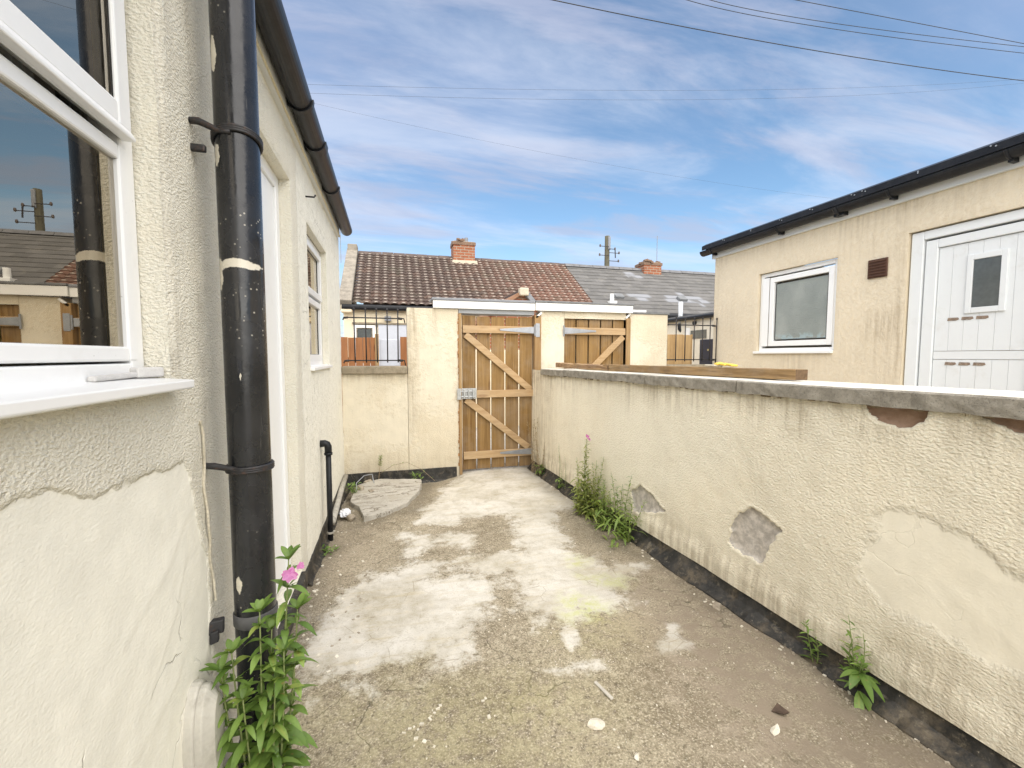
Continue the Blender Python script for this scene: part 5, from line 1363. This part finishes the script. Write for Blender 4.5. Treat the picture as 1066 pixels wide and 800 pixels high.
# darker bushy weed next to it
P = Plant(13)
for i in range(8):
    b = (1.70 + P.r.uniform(-.1, .09), 3.05 + P.r.uniform(-.2, .2), -.03)
    tall(P, b, (b[0] + P.r.uniform(-.08, .1), b[1] + P.r.uniform(-.1, .06), P.r.uniform(.18, .42)), 24, .095)
tall(P, (1.76, 3.0, -.03), (1.80, 2.95, .50), 34, .10); tall(P, (1.74, 3.06, -.03), (1.70, 3.1, .48), 34, .095); tall(P, (1.78, 2.98, -.03), (1.83, 2.80, .35), 18, .085)
for i in range(80):
    p = (1.70 + P.r.uniform(-.13, .12), 3.05 + P.r.uniform(-.28, .26), P.r.uniform(-.02, .24)); a = P.r.uniform(0, 6.3)
    P.leafblade(p, (math.cos(a), math.sin(a), P.r.uniform(-.2, .8)), P.r.uniform(.05, .11), .018, .6)
P.done('bushy_weed', 'dense green weed at the wall foot in front of the smaller bare grey patch', (1.72, 3.05, 0), M['leaf_mid'], M['stem'], 'weed', 'weeds growing in the yard')
# sparse weeds near the gate
P = Plant(14)
for i in range(9):
    b = (1.69 + P.r.uniform(-.05, .05), 4.9 + P.r.uniform(-.15, .12), -.02); t_ = (b[0] + P.r.uniform(-.14, .1), b[1] + P.r.uniform(-.05, .05), P.r.uniform(.45, .72))
    pts = path(b, t_, (.04 * P.r.uniform(-1, 1), 0, 0)); P.stalk(pts, .0028, .0012)
    for k in range(28):
        p, d = at_path(pts, P.r.uniform(.1, 1)); a = P.r.uniform(0, 6.3); P.leafblade(p, (math.cos(a), math.sin(a), .6), P.r.uniform(.02, .05), .006, .1)
P.done('dry_weed', 'dry brown leggy weed in the corner beside the gate post', (1.69, 4.9, 0), M['leaf_dry'], M['stem_dry'], 'weed', 'weeds growing in the yard')
def low_weed(seed, c, rad, n, L, name, label, mat=None, h=.1):
    P = Plant(seed)
    for i in range(n):
        a = P.r.uniform(0, 6.3); rr_ = rad * P.r.random() ** .7
        p = (c[0] + rr_ * math.cos(a), c[1] + rr_ * math.sin(a), c[2] + P.r.uniform(0, h)); a = P.r.uniform(0, 6.3)
        P.leafblade(p, (math.cos(a), math.sin(a), P.r.uniform(0, 1)), L * P.r.uniform(.6, 1.2), L * .26, .4)
    P.stalk([Vector(c), Vector((c[0], c[1], c[2] + h))], .003, .002)
    return P.done(name, label, c, mat or M['leaf'], M['stem'], 'weed', 'weeds growing in the yard')
low_weed(21, (1.70, 4.78, -.02), .07, 55, .07, 'low_weed', 'small green weed tuft at the foot of the gate post', None, .14)
low_weed(22, (1.72, 4.25, -.02), .05, 30, .06, 'low_weed', 'small green weed tuft at the plinth between gate and tall willowherb', None, .12)
P = Plant(24)
for i in range(3):
    b = (1.73, 4.15 + .06 * i, -.02); tall(P, b, (b[0] + P.r.uniform(-.05, .02), b[1], .38 + .06 * i), 16, .04, .002)
P.done('leggy_weed', 'thin yellowish leggy weed between the dry weed and the tall willowherb', (1.73, 4.2, 0), M['leaf_pale'], M['stem'], 'weed', 'weeds growing in the yard')
low_weed(23, (-.40, 4.62, .03), .06, 45, .06, 'low_weed', 'small green weed tuft between the loose pipe and the broken slab', None, .10)
low_weed(25, (-.47, 3.34, -.02), .06, 30, .05, 'low_weed', 'flat green weed tuft at the foot of the black waste pipe', None, .03)
# trailing stem on the slab
P = Plant(26)
pts = path((-.16, 5.10, .0), (-.13, 5.12, .28), (0, 0, .02)); P.stalk(pts, .003, .002)
for k in range(26):
    p, d = at_path(pts, .55 + .45 * k / 26); a = k * 2.4; P.leafblade(p, (math.cos(a), math.sin(a), .5), .035, .016, .2)
pts2 = [Vector(p) for p in [(-.14, 5.1, .08), (.0, 5.08, .17), (.16, 5.05, .20), (.32, 5.0, .12), (.46, 4.9, .0)]]; P.stalk(pts2, .0025, .002)
for k in range(14):
    p, d = at_path(pts2, k / 14); a = k * 2.4; P.leafblade(p, (math.cos(a), math.sin(a), .5), .03, .012, .2)
for k in range(40):
    a = P.r.uniform(0, 6.3); P.leafblade((.27 + P.r.uniform(-.06, .06), 5.08 + P.r.uniform(-.05, .03), P.r.uniform(-.03, .06)), (math.cos(a), math.sin(a), .7), .05, .014, .3)
P.done('trailing_weed', 'trailing weed with an arching stem along the back wall plinth', (-.1, 5.1, 0), M['leaf'], M['stem_dry'], 'weed', 'weeds growing in the yard')
# two weeds at the near end of the yard wall
P = Plant(27)
tall(P, (1.865, 1.475, .0), (1.84, 1.50, .19), 16, .08, .003); tall(P, (1.87, 1.46, .0), (1.85, 1.46, .14), 10, .07)
P.done('wall_weed', 'small upright weed growing from the plinth under the smooth plaster patch', (1.865, 1.47, 0), M['leaf'], M['stem'], 'weed', 'weeds growing in the yard')
P = Plant(28)
for (tp, n) in (((1.875, 1.335, .31), 16), ((1.87, 1.27, .27), 15), ((1.84, 1.24, .2), 12), ((1.85, 1.3, .22), 12)):
    tall(P, (1.875, 1.29, .02), tp, n, .085, .003)
for (a, e, L) in ((3.4, .1, .09), (4.2, .0, .1), (2.8, .2, .08), (4.9, -.2, .09), (3.8, -.5, .1), (4.6, -.4, .09)): P.leafblade((1.85, 1.26, .11 if e > -.3 else .03), (math.cos(a), math.sin(a), e), L, .034, .5)
P.done('wall_weed', 'larger broad-leaved weed growing from the plinth nearest the camera', (1.875, 1.29, 0), M['leaf'], M['stem'], 'weed', 'weeds growing in the yard')

# =================================================================== LIGHT, SKY, CAMERA
SUN_EL, SUN_AZ = 52, 188      # azimuth clockwise from +Y
w = bpy.data.worlds.new('World'); scene.world = w; w.use_nodes = True
nt = w.node_tree; nt.nodes.clear()
out = nt.nodes.new('ShaderNodeOutputWorld'); bg = nt.nodes.new('ShaderNodeBackground')
sky = nt.nodes.new('ShaderNodeTexSky'); sky.sky_type = 'NISHITA'; sky.sun_disc = False
sky.sun_elevation = R(SUN_EL); sky.sun_rotation = R(SUN_AZ); sky.air_density = 1.0; sky.dust_density = .6; sky.ozone_density = 1.6
tc = nt.nodes.new('ShaderNodeTexCoord')
def wm(op, a, b=0.0, clamp=False):
    n = nt.nodes.new('ShaderNodeMath'); n.operation = op; n.use_clamp = clamp
    for i, v in ((0, a), (1, b)):
        if hasattr(v, 'is_output'): nt.links.new(v, n.inputs[i])
        else: n.inputs[i].default_value = v
    return n.outputs[0]
sp_ = nt.nodes.new('ShaderNodeSeparateXYZ'); nt.links.new(tc.outputs['Generated'], sp_.inputs[0])
den = wm('ADD', wm('MAXIMUM', sp_.outputs[2], 0.0), .10)
cb = nt.nodes.new('ShaderNodeCombineXYZ'); nt.links.new(wm('DIVIDE', sp_.outputs[0], den), cb.inputs[0]); nt.links.new(wm('DIVIDE', sp_.outputs[1], den), cb.inputs[1])
def wnoise(scale, stretch, rot, detail, rough, dist, off=0):
    m = nt.nodes.new('ShaderNodeMapping'); nt.links.new(cb.outputs[0], m.inputs[0]); m.inputs['Scale'].default_value = stretch; m.inputs['Rotation'].default_value = (0, 0, rot); m.inputs['Location'].default_value = (off, off * .7, 0)
    n = nt.nodes.new('ShaderNodeTexNoise'); nt.links.new(m.outputs[0], n.inputs['Vector']); n.inputs['Scale'].default_value = scale; n.inputs['Detail'].default_value = detail; n.inputs['Roughness'].default_value = rough; n.inputs['Distortion'].default_value = dist
    return n.outputs['Fac']
def wsm(v, a, b, lo, hi):
    n = nt.nodes.new('ShaderNodeMapRange'); n.interpolation_type = 'SMOOTHSTEP'; nt.links.new(v, n.inputs[0])
    for i, q in enumerate((a, b, lo, hi)): n.inputs[i + 1].default_value = q
    return n.outputs[0]
wisps = wsm(wnoise(.75, (1, 2.8, 1), R(-24), 10, .60, .5), .43, .70, 0, 1)
veil = wsm(wnoise(.30, (1, 1.4, 1), R(20), 7, .5, .4, 3.1), .32, .68, 0, 1)
puffs = wsm(wnoise(1.1, (.8, 2.4, 1), R(-12), 9, .6, .4, 7.7), .46, .64, 0, 1)
def wmix(f, a, b):
    n = nt.nodes.new('ShaderNodeMix'); n.data_type = 'RGBA'
    nt.links.new(f, n.inputs[0])
    for i, v in ((6, a), (7, b)):
        if hasattr(v, 'is_output'): nt.links.new(v, n.inputs[i])
        else: n.inputs[i].default_value = (*v, 1)
    return n.outputs[2]
CL = 5.6
tint = nt.nodes.new('ShaderNodeMix'); tint.data_type = 'RGBA'; tint.blend_type = 'MULTIPLY'; tint.inputs[0].default_value = 1
nt.links.new(sky.outputs[0], tint.inputs[6]); tint.inputs[7].default_value = (.88, 1.0, 1.0, 1)
c = wmix(wm('MULTIPLY', veil, .72), tint.outputs[2], (.60 * CL, .66 * CL, .90 * CL))
c = wmix(wm('MULTIPLY', puffs, .62), c, (.50 * CL, .54 * CL, .70 * CL))
c = wmix(wm('MULTIPLY', wisps, .48), c, (.78 * CL, .83 * CL, .96 * CL))
nt.links.new(c, bg.inputs[0]); bg.inputs[1].default_value = .122
nt.links.new(bg.outputs[0], out.inputs[0])
sun = bpy.data.lights.new('sun', 'SUN'); sun.energy = 4.8; sun.angle = R(112); sun.color = (1, .92, .80)
so = bpy.data.objects.new('sun', sun); COL.objects.link(so)
dv = Vector((math.sin(R(SUN_AZ)) * math.cos(R(SUN_EL)), math.cos(R(SUN_AZ)) * math.cos(R(SUN_EL)), math.sin(R(SUN_EL))))
so.rotation_euler = dv.to_track_quat('Z', 'Y').to_euler(); so.location = (2, -4, 8)

cam = bpy.data.cameras.new('camera'); co = bpy.data.objects.new('camera', cam); COL.objects.link(co)
co.location = (0, 0, 1.42); co.rotation_euler = (R(90 - 3.687), 0, R(-15.611))
cam.sensor_width = 36; cam.lens = 36 * 450 / 1066; cam.clip_start = .02; cam.clip_end = 1000
scene.camera = co
vs = scene.view_settings
scene.display_settings.display_device = 'sRGB'
vs.view_transform = 'Standard'; vs.look = 'None'; vs.exposure = .70; vs.gamma = 1; vs.use_curve_mapping = False
cy = scene.cycles
cy.max_bounces = 8; cy.diffuse_bounces = 4; cy.glossy_bounces = 4; cy.transparent_max_bounces = 12; cy.caustics_reflective = False; cy.caustics_refractive = False
cy.use_denoising = True; cy.denoiser = 'OPENIMAGEDENOISE'; cy.denoising_input_passes = 'RGB_ALBEDO_NORMAL'; cy.denoising_prefilter = 'NONE'
